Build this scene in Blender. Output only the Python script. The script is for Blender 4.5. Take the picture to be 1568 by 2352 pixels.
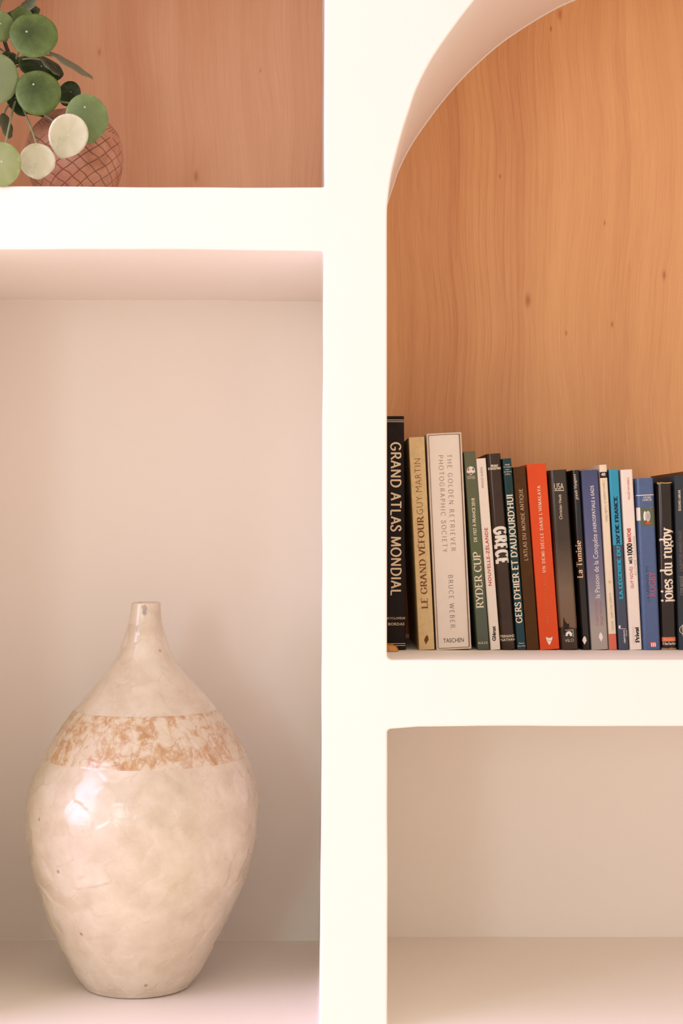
import bpy, bmesh, math, random
import numpy as np
from mathutils import Vector, Matrix
from mathutils.geometry import tessellate_polygon

for o in list(bpy.data.objects):
    bpy.data.objects.remove(o, do_unlink=True)
SC = bpy.context.scene
COL = SC.collection
random.seed(7)
RNG = np.random.default_rng(11)

# ------------------------------------------------------------------ camera
S = 0.00056            # metres per photo pixel on the face of the wall
F = 3600.0             # focal length in photo pixels
D = F * S              # distance from lens to wall face
VX, VY = 728.0, 1210.0 # vanishing point of the niche depths
EYE = 1.22             # height of the lens above the room's floor
cam_data = bpy.data.cameras.new('camera')
cam = bpy.data.objects.new('camera', cam_data)
COL.objects.link(cam)
cam.location = (0, -D, EYE)
cam.rotation_euler = (math.radians(90), 0, 0)
cam_data.sensor_fit = 'VERTICAL'
cam_data.sensor_height = 36.0
cam_data.sensor_width = 24.0
cam_data.lens = 36.0 * F / 2352.0
cam_data.shift_x = (784 - VX) / 2352.0
cam_data.shift_y = (VY - 1176) / 2352.0
cam_data.clip_start = 0.05
SC.camera = cam

# ------------------------------------------------------------------ light
SC.view_settings.view_transform = 'Standard'
SC.view_settings.look = 'None'
SC.view_settings.gamma = 1.0
SC.view_settings.use_curve_mapping = False
SC.view_settings.exposure = 0.0
world = bpy.data.worlds.new('world')
SC.world = world
world.use_nodes = True
wbg = world.node_tree.nodes['Background']
wbg.inputs[0].default_value = (1.0, 0.965, 0.925, 1)
wbg.inputs[1].default_value = 0.98


def window_or_fill(name, az, dist, elev, w, h, power, col):
    """light from a window across the room, or added fill: az degrees left of the wall's normal"""
    l = bpy.data.lights.new(name, 'AREA')
    l.shape = 'RECTANGLE'
    l.size, l.size_y = w, h
    l.energy = power
    l.color = col
    o = bpy.data.objects.new(name, l)
    COL.objects.link(o)
    a = math.radians(az)
    tgt = Vector((0, 0.2, EYE - 0.1))
    o.location = tgt + Vector((-math.sin(a) * dist, -math.cos(a) * dist, dist * math.tan(math.radians(elev))))
    o.rotation_euler = (tgt - o.location).to_track_quat('-Z', 'Y').to_euler()
    return o


LIGHT_COL = {   # colour x power, solved against the photograph
    'world': (1.06, 0.88, 0.755),
    'far': (12.5, 16.0, 17.5),
    'mid': (9.0, 9.0, 9.2),
    'side': (84, 72, 120),
    'down': (200, 190, 195),
}


def split(c):
    m = max(max(c), 1e-6)
    return m, tuple(x / m for x in c)


m_, c_ = split(LIGHT_COL['world'])
wbg.inputs[0].default_value = (*c_, 1)
wbg.inputs[1].default_value = m_
for nm_, az_, dist_, el_, w_, h_ in (('far', 19.5, 4.6, 6, 0.55, 1.0), ('mid', 47, 4.4, 7, 0.26, 1.1),
                                     ('side', 70, 3.2, 14, 2.6, 2.2)):  # side: added fill, no known window, whitens the wall face
    m_, c_ = split(LIGHT_COL[nm_])
    window_or_fill('window_or_fill_' + nm_, az_, dist_, el_, w_, h_, m_, c_)
# added unseen spot on the pale floor; its bounce fills the niche soffits
m_, c_ = split(LIGHT_COL['down'])
sp_ = bpy.data.lights.new('floor_bounce_fill', 'SPOT')
sp_.energy, sp_.color = m_, c_
sp_.spot_size, sp_.spot_blend, sp_.shadow_soft_size = math.radians(62), 0.5, 0.06
so_ = bpy.data.objects.new('floor_bounce_fill', sp_)
COL.objects.link(so_)
so_.location = (0.15, -1.45, 2.72)


# ------------------------------------------------------------------ helpers
def W(px, py, y=0.0):
    m = (D + y) / D * S
    return Vector(((px - VX) * m, y, EYE + (VY - py) * m))


def srgb(r, g, b):
    def f(c):
        c /= 255.0
        return c / 12.92 if c <= 0.04045 else ((c + 0.055) / 1.055) ** 2.4
    k = 0.84          # the niches are lit a little above white, so paint is darker than it photographs
    return (f(r) * k, f(g) * k, f(b) * k, 1.0)


def new_obj(name, mesh, mat=None, parent=None):
    o = bpy.data.objects.new(name, mesh)
    COL.objects.link(o)
    if mat is not None:
        mesh.materials.append(mat)
    if parent is not None:
        o.parent = parent
    return o


def mesh_from(verts, faces, smooth=False, name='mesh'):
    me = bpy.data.meshes.new(name)
    me.from_pydata([tuple(v) for v in verts], [], [tuple(f) for f in faces])
    me.update()
    if smooth:
        me.polygons.foreach_set('use_smooth', [True] * len(me.polygons))
    return me


def thing(name, label, cat, loc=(0, 0, 0), group=None):
    o = bpy.data.objects.new(name, None)
    COL.objects.link(o)
    o.empty_display_size = 0.05
    o.location = loc
    o['label'] = label
    o['category'] = cat
    if group:
        o['group'] = group
    return o


class NT:
    """small node builder"""
    def __init__(self, mat):
        mat.use_nodes = True
        self.t = mat.node_tree
        self.bsdf = self.t.nodes['Principled BSDF']

    def n(self, typ, **kw):
        nd = self.t.nodes.new(typ)
        for k, v in kw.items():
            setattr(nd, k, v)
        return nd

    def link(self, a, b):
        self.t.links.new(a, b)

    def math(self, op, a, b=None, c=None, clamp=False):
        nd = self.n('ShaderNodeMath', operation=op)
        nd.use_clamp = clamp
        for i, v in enumerate((a, b, c)):
            if v is None:
                continue
            if isinstance(v, (int, float)):
                nd.inputs[i].default_value = v
            else:
                self.link(v, nd.inputs[i])
        return nd.outputs[0]

    def ramp(self, fac, stops, interp='LINEAR'):
        nd = self.n('ShaderNodeValToRGB')
        cr = nd.color_ramp
        cr.interpolation = interp
        while len(cr.elements) < len(stops):
            cr.elements.new(0.5)
        for e, (p, c) in zip(cr.elements, stops):
            e.position = p
            e.color = c if len(c) == 4 else (*c, 1)
        self.link(fac, nd.inputs[0])
        return nd.outputs[0]

    def mix(self, fac, a, b, typ='MIX'):
        nd = self.n('ShaderNodeMix', data_type='RGBA', blend_type=typ)
        for idx, v in ((0, fac), (6, a), (7, b)):
            if isinstance(v, (int, float)):
                nd.inputs[idx].default_value = v
            elif isinstance(v, tuple):
                nd.inputs[idx].default_value = v
            else:
                self.link(v, nd.inputs[idx])
        return nd.outputs[2]

    def coords(self, scale=(1, 1, 1), loc=(0, 0, 0), src='Object'):
        tc = self.n('ShaderNodeTexCoord')
        mp = self.n('ShaderNodeMapping')
        mp.inputs['Scale'].default_value = scale
        mp.inputs['Location'].default_value = loc
        self.link(tc.outputs[src], mp.inputs[0])
        return mp.outputs[0]

    def noise(self, vec, scale, detail=3.0, rough=0.5, dist=0.0):
        nd = self.n('ShaderNodeTexNoise')
        nd.inputs['Scale'].default_value = scale
        nd.inputs['Detail'].default_value = detail
        nd.inputs['Roughness'].default_value = rough
        nd.inputs['Distortion'].default_value = dist
        self.link(vec, nd.inputs['Vector'])
        return nd.outputs[0]

    def bump(self, h, strength, dist=0.001):
        nd = self.n('ShaderNodeBump')
        nd.inputs['Strength'].default_value = strength
        nd.inputs['Distance'].default_value = dist
        self.link(h, nd.inputs['Height'])
        self.link(nd.outputs[0], self.bsdf.inputs['Normal'])


MATS = {}


def simple(name, col, rough=0.5, var=0.06, scale=60, spec=0.5, coat=0.0, bump=0.0, metal=0.0):
    """plain coloured surface with faint mottling and fine relief"""
    if name in MATS:
        return MATS[name]
    m = bpy.data.materials.new(name)
    nt = NT(m)
    c = nt.coords()
    f = nt.noise(c, scale, 4, 0.6)
    lo = tuple(max(0, x * (1 - var)) for x in col[:3]) + (1,)
    hi = tuple(min(1, x * (1 + var)) for x in col[:3]) + (1,)
    nt.link(nt.ramp(f, [(0.3, lo), (0.7, hi)]), nt.bsdf.inputs['Base Color'])
    nt.bsdf.inputs['Roughness'].default_value = rough
    nt.bsdf.inputs['Specular IOR Level'].default_value = spec
    nt.bsdf.inputs['Coat Weight'].default_value = coat
    nt.bsdf.inputs['Coat Roughness'].default_value = 0.08
    nt.bsdf.inputs['Metallic'].default_value = metal
    if bump:
        nt.bump(nt.noise(c, scale * 6, 3, 0.6), bump, 0.0006)
    MATS[name] = m
    return m


# ------------------------------------------------------------------ wall materials
def mat_plaster():
    m = bpy.data.materials.new('warm_white_plaster')
    nt = NT(m)
    c = nt.coords()
    big = nt.noise(c, 2.2, 3, 0.5)
    col = nt.ramp(big, [(0.3, (0.875, 0.803, 0.718)), (0.7, (0.887, 0.819, 0.738))])
    nt.link(col, nt.bsdf.inputs['Base Color'])
    nt.bsdf.inputs['Roughness'].default_value = 0.62
    nt.bsdf.inputs['Specular IOR Level'].default_value = 0.25
    h1 = nt.noise(c, 14, 3, 0.5)
    h2 = nt.noise(c, 420, 2, 0.5)
    h = nt.math('ADD', nt.math('MULTIPLY', h1, 2.2), nt.math('MULTIPLY', h2, 0.12))
    nt.bump(h, 0.25, 0.0012)
    return m


def mat_wood(name, dark, light, seed, knots, leaves):
    """vertical-grained veneer; coordinates are the panel's own x / z in metres"""
    m = bpy.data.materials.new(name)
    nt = NT(m)
    # slow sideways drift of the grain
    drift = nt.noise(nt.coords((1.0, 1, 0.55), (seed, 0, seed)), 3.2, 2, 0.5)
    tc = nt.n('ShaderNodeTexCoord')
    sep = nt.n('ShaderNodeSeparateXYZ')
    nt.link(tc.outputs['Object'], sep.inputs[0])
    x = nt.math('ADD', sep.outputs[0], nt.math('MULTIPLY', nt.math('SUBTRACT', drift, 0.5), 0.11))
    # knots push the grain aside
    kn_sum = None
    for kx, kz, kr in knots:
        dx = nt.math('SUBTRACT', sep.outputs[0], kx)
        dz = nt.math('MULTIPLY', nt.math('SUBTRACT', sep.outputs[2], kz), 0.42)
        d2 = nt.math('ADD', nt.math('MULTIPLY', dx, dx), nt.math('MULTIPLY', dz, dz))
        g = nt.math('EXPONENT', nt.math('MULTIPLY', d2, -1.0 / (kr * kr)))
        wide = nt.math('EXPONENT', nt.math('MULTIPLY', d2, -1.0 / (kr * kr * 9)))
        x = nt.math('ADD', x, nt.math('MULTIPLY', wide, kr * 1.4))
        kn_sum = g if kn_sum is None else nt.math('ADD', kn_sum, g)
    cv = nt.n('ShaderNodeCombineXYZ')
    nt.link(x, cv.inputs[0])
    nt.link(nt.math('MULTIPLY', sep.outputs[2], 1.0), cv.inputs[2])
    cv.inputs[1].default_value = seed

    def stretched(sx, sz):
        mp = nt.n('ShaderNodeMapping')
        mp.inputs['Scale'].default_value = (sx, 1, sz)
        nt.link(cv.outputs[0], mp.inputs[0])
        return mp.outputs[0]
    broad = nt.noise(stretched(9, 0.5), 1.0, 3, 0.55)
    mid = nt.noise(stretched(70, 1.6), 1.0, 3, 0.6)
    fine = nt.noise(stretched(520, 12), 1.0, 3, 0.65)
    # annual rings, closer and clearer in some strips
    wave = nt.n('ShaderNodeTexWave', wave_type='BANDS', bands_direction='X', wave_profile='SAW')
    nt.link(stretched(1, 0.06), wave.inputs['Vector'])
    wave.inputs['Scale'].default_value = 26
    wave.inputs['Distortion'].default_value = 5.0
    wave.inputs['Detail'].default_value = 2
    wave.inputs['Detail Scale'].default_value = 1.6
    strip = nt.ramp(nt.noise(stretched(5.0, 0.25), 1.0, 1, 0.4), [(0.46, (0, 0, 0)), (0.62, (1, 1, 1))])
    ring = nt.math('MULTIPLY', nt.math('POWER', wave.outputs['Fac'], 5.0), strip)
    f = nt.math('ADD', nt.math('MULTIPLY', broad, 0.62), nt.math('MULTIPLY_ADD', mid, 0.24, 0.105))
    f = nt.math('ADD', f, nt.math('MULTIPLY', fine, 0.34))
    f = nt.math('SUBTRACT', f, nt.math('MULTIPLY', ring, 0.13))
    if kn_sum is not None:
        f = nt.math('SUBTRACT', f, nt.math('MULTIPLY', kn_sum, 0.38))
    # tone steps between veneer leaves; the arch's also paint in light rising rightwards
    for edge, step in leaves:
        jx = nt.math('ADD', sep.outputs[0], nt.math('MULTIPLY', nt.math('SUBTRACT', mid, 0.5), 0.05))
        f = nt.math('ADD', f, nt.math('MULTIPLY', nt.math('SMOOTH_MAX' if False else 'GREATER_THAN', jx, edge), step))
    midc = tuple((a + b) / 2 for a, b in zip(dark, light))
    deep = tuple(a * 0.62 for a in dark)
    col = nt.ramp(f, [(0.22, deep), (0.50, dark), (0.70, midc), (0.95, light)])
    nt.link(col, nt.bsdf.inputs['Base Color'])
    nt.bsdf.inputs['Roughness'].default_value = 0.42
    nt.bsdf.inputs['Specular IOR Level'].default_value = 0.35
    nt.bump(nt.math('ADD', fine, nt.math('MULTIPLY', mid, 0.6)), 0.18, 0.0004)
    return m


def mat_floor():
    m = bpy.data.materials.new('pale_limed_floor')
    nt = NT(m)
    f = nt.noise(nt.coords((1.2, 22, 1)), 2.0, 4, 0.6)
    nt.link(nt.ramp(f, [(0.3, (0.78, 0.68, 0.56)), (0.7, (0.86, 0.77, 0.65))]), nt.bsdf.inputs['Base Color'])
    nt.bsdf.inputs['Roughness'].default_value = 0.45
    return m


PLASTER = mat_plaster()
DEPTH = D * (1 / 0.8163 - 1)     # depth of the niches


# ------------------------------------------------------------------ wall with four niches
def rounded(points, rad):
    """round the corners of a closed px polygon; rad is per point (0 = keep)"""
    out = []
    n = len(points)
    for i in range(n):
        p0, p, p1 = Vector(points[i - 1]), Vector(points[i]), Vector(points[(i + 1) % n])
        r = rad[i]
        if r <= 0:
            out.append(p)
            continue
        a, b = (p0 - p).normalized(), (p1 - p).normalized()
        s, e = p + a * r, p + b * r
        for k in range(7):
            t = k / 6
            out.append((1 - t) ** 2 * s + 2 * t * (1 - t) * p + t * t * e)
    return out


def dense(points, step=26):
    out = []
    n = len(points)
    for i in range(n):
        a, b = points[i], points[(i + 1) % n]
        k = max(1, int((b - a).length / step))
        for j in range(k):
            out.append(a + (b - a) * (j / k))
    return out


def wobble(points, amp, seed):
    """hand-trowelled edges are never dead straight"""
    out = []
    for p in points:
        w = math.sin(p.x * 0.011 + p.y * 0.008 + seed) + 0.6 * math.sin(p.x * 0.023 - p.y * 0.019 + seed * 2.3)
        v = math.sin(p.y * 0.012 + p.x * 0.009 + seed * 1.7) + 0.6 * math.sin(p.y * 0.027 - p.x * 0.014 + seed)
        out.append(Vector((p.x + amp * v, p.y + amp * w)))
    return out


def catmull(pts, n=8):
    out = []
    P = [Vector(p) for p in pts]
    for i in range(len(P) - 1):
        p0, p1, p2, p3 = P[max(i - 1, 0)], P[i], P[i + 1], P[min(i + 2, len(P) - 1)]
        for k in range(n):
            t = k / n
            out.append(0.5 * ((2 * p1) + (p2 - p0) * t + (2 * p0 - 5 * p1 + 4 * p2 - p3) * t * t + (3 * p1 - p0 - 3 * p2 + p3) * t ** 3))
    out.append(P[-1])
    return out


# arch outline on the wall face, photo px: left jamb, left haunch, crown, mirrored
AX = 1752.0
half = [(888.5, 640), (888.5, 505), (890.5, 460), (898, 405), (908, 360), (925, 298), (943, 243), (957, 203), (990, 138),
        (1031, 77), (1079, 13), (1130, -46), (1180, -96), (1256, -160), (1371, -234), (1459, -276), (1560, -308), (1650, -324), (AX, -330)]
arc_left = catmull(half, 5)
arc_right = [Vector((2 * AX - p.x, p.y)) for p in reversed(arc_left[:-1])]
arch_poly = [Vector((2 * AX - 888.5, 1515)), Vector((900, 1515.5)), Vector((893, 1513)), Vector((889.5, 1508)), Vector((888.5, 1498)),
             Vector((888.5, 1300)), Vector((888.5, 1000)), Vector((888.5, 800))] + arc_left + arc_right
arch_poly = dense(arch_poly, 60)

NICHES = {
    'upper_left': wobble(dense(rounded([(-203, -330), (746, -330), (744.8, 430), (560, 430.5), (300, 428.5), (-203, 426)],
                                       [14, 10, 7, 0, 0, 10])), 0.5, 1.0),
    'lower_left': wobble(dense(rounded([(-203, 572), (300, 572.5), (600, 574.5), (743, 577), (741, 1000), (739.5, 1650), (736, 2160), (732.5, 2374), (-203, 2372)],
                                       [10, 0, 0, 8, 0, 0, 0, 8, 10])), 0.6, 2.4),
    'arch': arch_poly,
    'lower_right': wobble(dense(rounded([(889.5, 1675), (960, 1669.5), (1100, 1668), (2615, 1668), (2615, 2364), (889.5, 2364)],
                                        [9, 0, 0, 10, 10, 9])), 0.4, 4.0),
}


def ccw(pts):
    a = sum(p.x * q.y - q.x * p.y for p, q in zip(pts, pts[1:] + pts[:1]))
    return pts if a > 0 else pts[::-1]


def build_wall():
    verts, faces, smooth = [], [], []
    X0, X1, Z0, Z1 = -1.9, 2.5, 0.0, 2.75
    outer = [Vector((X0, Z0, 0)), Vector((X1, Z0, 0)), Vector((X1, Z1, 0)), Vector((X0, Z1, 0))]
    loops = [outer]
    backs = {}
    RB = 0.0024
    for key, poly in NICHES.items():
        w = [W(p.x, p.y) for p in poly]
        pts = ccw([Vector((q.x, q.z)) for q in w])
        n = len(pts)
        nor = []
        for i in range(n):
            e0 = (pts[i] - pts[i - 1]).normalized()
            e1 = (pts[(i + 1) % n] - pts[i]).normalized()
            t = (e0 + e1).normalized()
            nor.append(Vector((t.y, -t.x)))       # points out of the hole, into the wall
        rings = []
        prof = [(RB * (1 - math.sin(a)), RB * (1 - math.cos(a))) for a in [k / 5 * math.pi / 2 for k in range(6)]]
        prof += [(0, DEPTH * 0.25), (0, DEPTH * 0.5), (0, DEPTH * 0.75), (0, DEPTH + 0.004)]
        for off, y in prof:
            base = len(verts)
            for p, nn in zip(pts, nor):
                q = p + nn * off
                verts.append((q.x, y, q.y))
            rings.append(base)
        for a, b in zip(rings[:-1], rings[1:]):
            for i in range(n):
                j = (i + 1) % n
                faces.append((a + i, b + i, b + j, a + j))
                smooth.append(True)
        loops.append([Vector((p.x + nn.x * RB, p.y + nn.y * RB, 0)) for p, nn in zip(pts, nor)])
        backs[key] = pts
    flat = [v for lp in loops for v in lp]
    base = len(verts)
    verts += [(v.x, 0.0, v.y) for v in flat]
    for tri in tessellate_polygon(loops):
        a, b, c = (flat[i] for i in tri)
        cr = (b.x - a.x) * (c.y - a.y) - (b.y - a.y) * (c.x - a.x)
        t = tri if cr > 0 else (tri[0], tri[2], tri[1])
        faces.append(tuple(base + i for i in t))
        smooth.append(False)
    # sides and back of the built-in unit
    b2 = len(verts)
    T = DEPTH + 0.06
    for x, z in ((X0, Z0), (X1, Z0), (X1, Z1), (X0, Z1)):
        verts.append((x, 0, z))
        verts.append((x, T, z))
    for i in range(4):
        j = (i + 1) % 4
        faces.append((b2 + 2 * i, b2 + 2 * i + 1, b2 + 2 * j + 1, b2 + 2 * j))
        smooth.append(False)
    faces.append((b2 + 1, b2 + 7, b2 + 5, b2 + 3))
    smooth.append(False)
    me = mesh_from(verts, faces)
    me.polygons.foreach_set('use_smooth', smooth)
    wall = new_obj('wall_back', me, PLASTER)
    wall['kind'] = 'structure'
    wall['label'] = 'white plastered wall with built-in shelf niches and one arched niche'
    return wall, backs


WALL, BACKS = build_wall()


def box_mesh(x0, x1, y0, y1, z0, z1):
    v = [(x, y, z) for x in (x0, x1) for y in (y0, y1) for z in (z0, z1)]
    f = [(0, 1, 3, 2), (4, 6, 7, 5), (0, 4, 5, 1), (2, 3, 7, 6), (0, 2, 6, 4), (1, 5, 7, 3)]
    return mesh_from(v, f)


def back_panel(key, name, mat, label):
    pts = BACKS[key]
    xs, zs = [p.x for p in pts], [p.y for p in pts]
    cx, cz = (min(xs) + max(xs)) / 2, (min(zs) + max(zs)) / 2
    hx, hz = (max(xs) - min(xs)) / 2 + 0.012, (max(zs) - min(zs)) / 2 + 0.012
    o = new_obj(name, box_mesh(-hx, hx, 0, 0.018, -hz, hz), mat, WALL)
    o.location = (cx, DEPTH, cz)
    o['label'] = label
    return o, cx, cz


def on_panel(px, py, cx, cz):
    w = W(px, py, DEPTH)
    return w.x - cx, w.z - cz


def centre(key):
    pts = BACKS[key]
    xs, zs = [p.x for p in pts], [p.y for p in pts]
    return (min(xs) + max(xs)) / 2, (min(zs) + max(zs)) / 2


c1 = centre('arch')
kn = [(1148, 405, 3.2), (1388, 512, 3.6), (1525, 632, 6.5), (1300, 765, 3.6), (1405, 745, 4), (1265, 66, 4), (1285, 32, 9), (1212, 690, 9)]
kn = [(*on_panel(a, b, *c1), r * S * 0.8) for a, b, r in kn]
WOOD_R = mat_wood('oak_veneer_arch', (0.525, 0.210, 0.082), (0.79, 0.43, 0.19), 3.1, kn, [(on_panel(1045, 0, *c1)[0], 0.05), (on_panel(1235, 0, *c1)[0], 0.03), (on_panel(1440, 0, *c1)[0], 0.07)])  # steps lighten rightwards: paler veneer plus painted-in light
c2 = centre('upper_left')
kn2 = [(598, 162, 3.2), (450, 405, 8), (228, 120, 6)]
kn2 = [(*on_panel(a, b, *c2), r * S * 0.8) for a, b, r in kn2]
WOOD_L = mat_wood('oak_veneer_square', (0.74, 0.355, 0.198), (0.92, 0.56, 0.345), 8.7, kn2, [(on_panel(130, 0, *c2)[0], 0.05), (on_panel(540, 0, *c2)[0], -0.04)])
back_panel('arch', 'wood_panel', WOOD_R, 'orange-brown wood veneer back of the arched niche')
back_panel('upper_left', 'wood_panel', WOOD_L, 'orange-brown wood veneer back of the niche behind the plant')
back_panel('lower_left', 'plaster_panel', PLASTER, 'smooth plaster back of the niche behind the vase')
back_panel('lower_right', 'plaster_panel', PLASTER, 'smooth plaster back of the empty niche')


def bead(key, r):
    """thin filler bead where niche sides meet the back"""
    pts = BACKS[key]
    n = len(pts)
    verts, faces = [], []
    k = 5
    cx, cz = centre(key)
    for i, p in enumerate(pts):
        t = (pts[(i + 1) % n] - pts[i - 1]).normalized()
        inw = Vector((-t.y, t.x))
        for j in range(k):
            a = j / (k - 1) * math.pi / 2
            q = p + inw * (r * math.cos(a))
            verts.append((q.x, DEPTH - r * math.sin(a), q.y))
    for i in range(n):
        for j in range(k - 1):
            a, b = i * k + j, ((i + 1) % n) * k + j
            faces.append((a, b, b + 1, a + 1))
    o = new_obj('filler_bead', mesh_from(verts, faces, True), PLASTER, WALL)
    return o


bead('arch', 0.0016)
bead('upper_left', 0.0016)
bead('lower_left', 0.0010)

FLOOR = new_obj('floor', box_mesh(-3.2, 3.2, -5.5, 0.0, -0.05, 0.0), mat_floor())
FLOOR['kind'] = 'structure'
FLOOR['label'] = 'pale limed wood floor of the room'


# ------------------------------------------------------------------ vase
def mat_shell(name, band):
    m = bpy.data.materials.new(name)
    nt = NT(m)
    at = nt.n('ShaderNodeAttribute', attribute_name='piece')
    ed = nt.n('ShaderNodeAttribute', attribute_name='seam')
    c = nt.coords()
    cloud = nt.noise(c, 26, 4, 0.6)
    cloud2 = nt.noise(c, 9, 3, 0.5)
    mixf = nt.math('ADD', nt.math('MULTIPLY', at.outputs['Fac'], 0.10), nt.math('MULTIPLY', cloud, 0.88))
    if band:
        blot = nt.noise(nt.coords((1, 1, 0.6)), 58, 6, 0.66, 0.9)
        col = nt.ramp(blot, [(0.40, srgb(226, 212, 184)), (0.50, srgb(222, 202, 168)), (0.58, srgb(206, 168, 120)), (0.70, srgb(188, 140, 90))])
        rdg = nt.noise(nt.coords((1, 1, 0.7), (3, 1, 2)), 34, 5, 0.6, 0.5)
        rdg = nt.math('POWER', nt.math('SUBTRACT', 1.0, nt.math('ABSOLUTE', nt.math('MULTIPLY_ADD', rdg, 2.0, -1.0))), 14.0)
        col = nt.mix(nt.math('MULTIPLY', rdg, 0.7), col, srgb(190, 136, 90))
        wash = nt.ramp(nt.noise(c, 40, 3, 0.5), [(0.52, (0, 0, 0)), (0.62, (0.8, 0.8, 0.8))])
        col = nt.mix(wash, col, srgb(226, 211, 184))
        vein = nt.ramp(ed.outputs['Fac'], [(0.0, (1, 1, 1)), (0.3, (0, 0, 0))])
        vm = nt.math('MULTIPLY', vein, nt.ramp(cloud, [(0.45, (0, 0, 0)), (0.62, (0.75, 0.75, 0.75))]))
        col = nt.mix(vm, col, srgb(184, 128, 84))
    else:
        col = nt.ramp(mixf, [(0.30, srgb(210, 192, 164)), (0.50, srgb(223, 207, 181)), (0.72, srgb(233, 221, 199))])
        grey = nt.ramp(cloud2, [(0.52, (0, 0, 0)), (0.72, (0.35, 0.35, 0.35))])
        col = nt.mix(grey, col, srgb(204, 190, 166))
        vein = nt.ramp(ed.outputs['Fac'], [(0.0, (1, 1, 1)), (0.18, (0, 0, 0))])
        vm = nt.math('MULTIPLY', vein, nt.ramp(cloud, [(0.5, (0, 0, 0)), (0.68, (0.5, 0.5, 0.5))]))
        col = nt.mix(vm, col, srgb(186, 160, 130))
        spk = nt.n('ShaderNodeTexVoronoi')
        spk.inputs['Scale'].default_value = 17
        nt.link(c, spk.inputs['Vector'])
        sp = nt.ramp(spk.outputs['Distance'], [(0.03, (0.7, 0.7, 0.7)), (0.06, (0, 0, 0))])
        col = nt.mix(sp, col, srgb(150, 112, 80))
    nt.link(col, nt.bsdf.inputs['Base Color'])
    nt.link(nt.math('ADD', nt.math('MULTIPLY', cloud, 0.22), nt.math('ADD', nt.math('MULTIPLY', at.outputs['Fac'], 0.14), 0.12)), nt.bsdf.inputs['Roughness'])
    nt.bsdf.inputs['Specular IOR Level'].default_value = 0.55
    nt.bsdf.inputs['Coat Weight'].default_value = 0.9
    nt.bsdf.inputs['Coat Roughness'].default_value = 0.24
    h = nt.math('ADD', nt.noise(c, 60, 3, 0.6), nt.math('MULTIPLY', nt.noise(c, 300, 2, 0.5), 0.2))
    nt.bump(h, 0.22, 0.0025)
    return m


VY0 = 0.217                        # depth of the vase's axis behind the wall face
MV = (D + VY0) / D
SIL = [(1385, 302.6, 369.2), (1400, 300.5, 368.7), (1415.5, 298, 369), (1434, 294, 373), (1452.5, 289, 378.5), (1471, 283, 383), (1489.5, 276, 389), (1508, 268, 397),
       (1526.5, 257, 407), (1545, 243, 423), (1563, 228, 441), (1600, 194.5, 475), (1637, 164, 504), (1674, 137, 530),
       (1711, 113, 554), (1752, 90, 576), (1785, 75, 587), (1820, 64, 594), (1849, 59.6, 595.6), (1880, 60, 595), (1908, 62, 593), (1967, 71, 582),
       (2019, 84, 565), (2074, 101.5, 540), (2130, 123.5, 513), (2185, 150, 485), (2241, 179, 455), (2266, 193, 441)]


def vase_profile():
    floor_h = (2158 - VY) / 0.8163 * S               # depth of niche floor below the eye
    rows = []
    for y, l, r in SIL:
        z = (VY - y) * S * MV
        cx = ((l + r) / 2 - VX) * S * MV
        rad = (r - l) / 2 * S * MV
        rad /= math.sqrt(1 + (rad / (D + VY0)) ** 2)
        rows.append((z, cx, rad))
    zb = -floor_h
    rows[-1] = (zb + 0.006, rows[-1][1], rows[-1][2])
    rows.append((zb, rows[-1][1], rows[-1][2] - 0.004))
    return rows


PROF = vase_profile()
PZ = np.array([p[0] for p in PROF][::-1])
PC = np.array([p[1] for p in PROF][::-1])
PR = np.array([p[2] for p in PROF][::-1])


def smooth_interp(z):
    k = [0.0]
    tot = 0
    out_r, out_c = 0, 0
    for dz, w in ((-0.012, 1), (-0.006, 2), (0, 3), (0.006, 2), (0.012, 1)):
        zz = np.clip(z + dz, PZ[0], PZ[-1])
        out_r = out_r + w * np.interp(zz, PZ, PR)
        out_c = out_c + w * np.interp(zz, PZ, PC)
        tot += w
    return out_r / tot, out_c / tot


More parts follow.
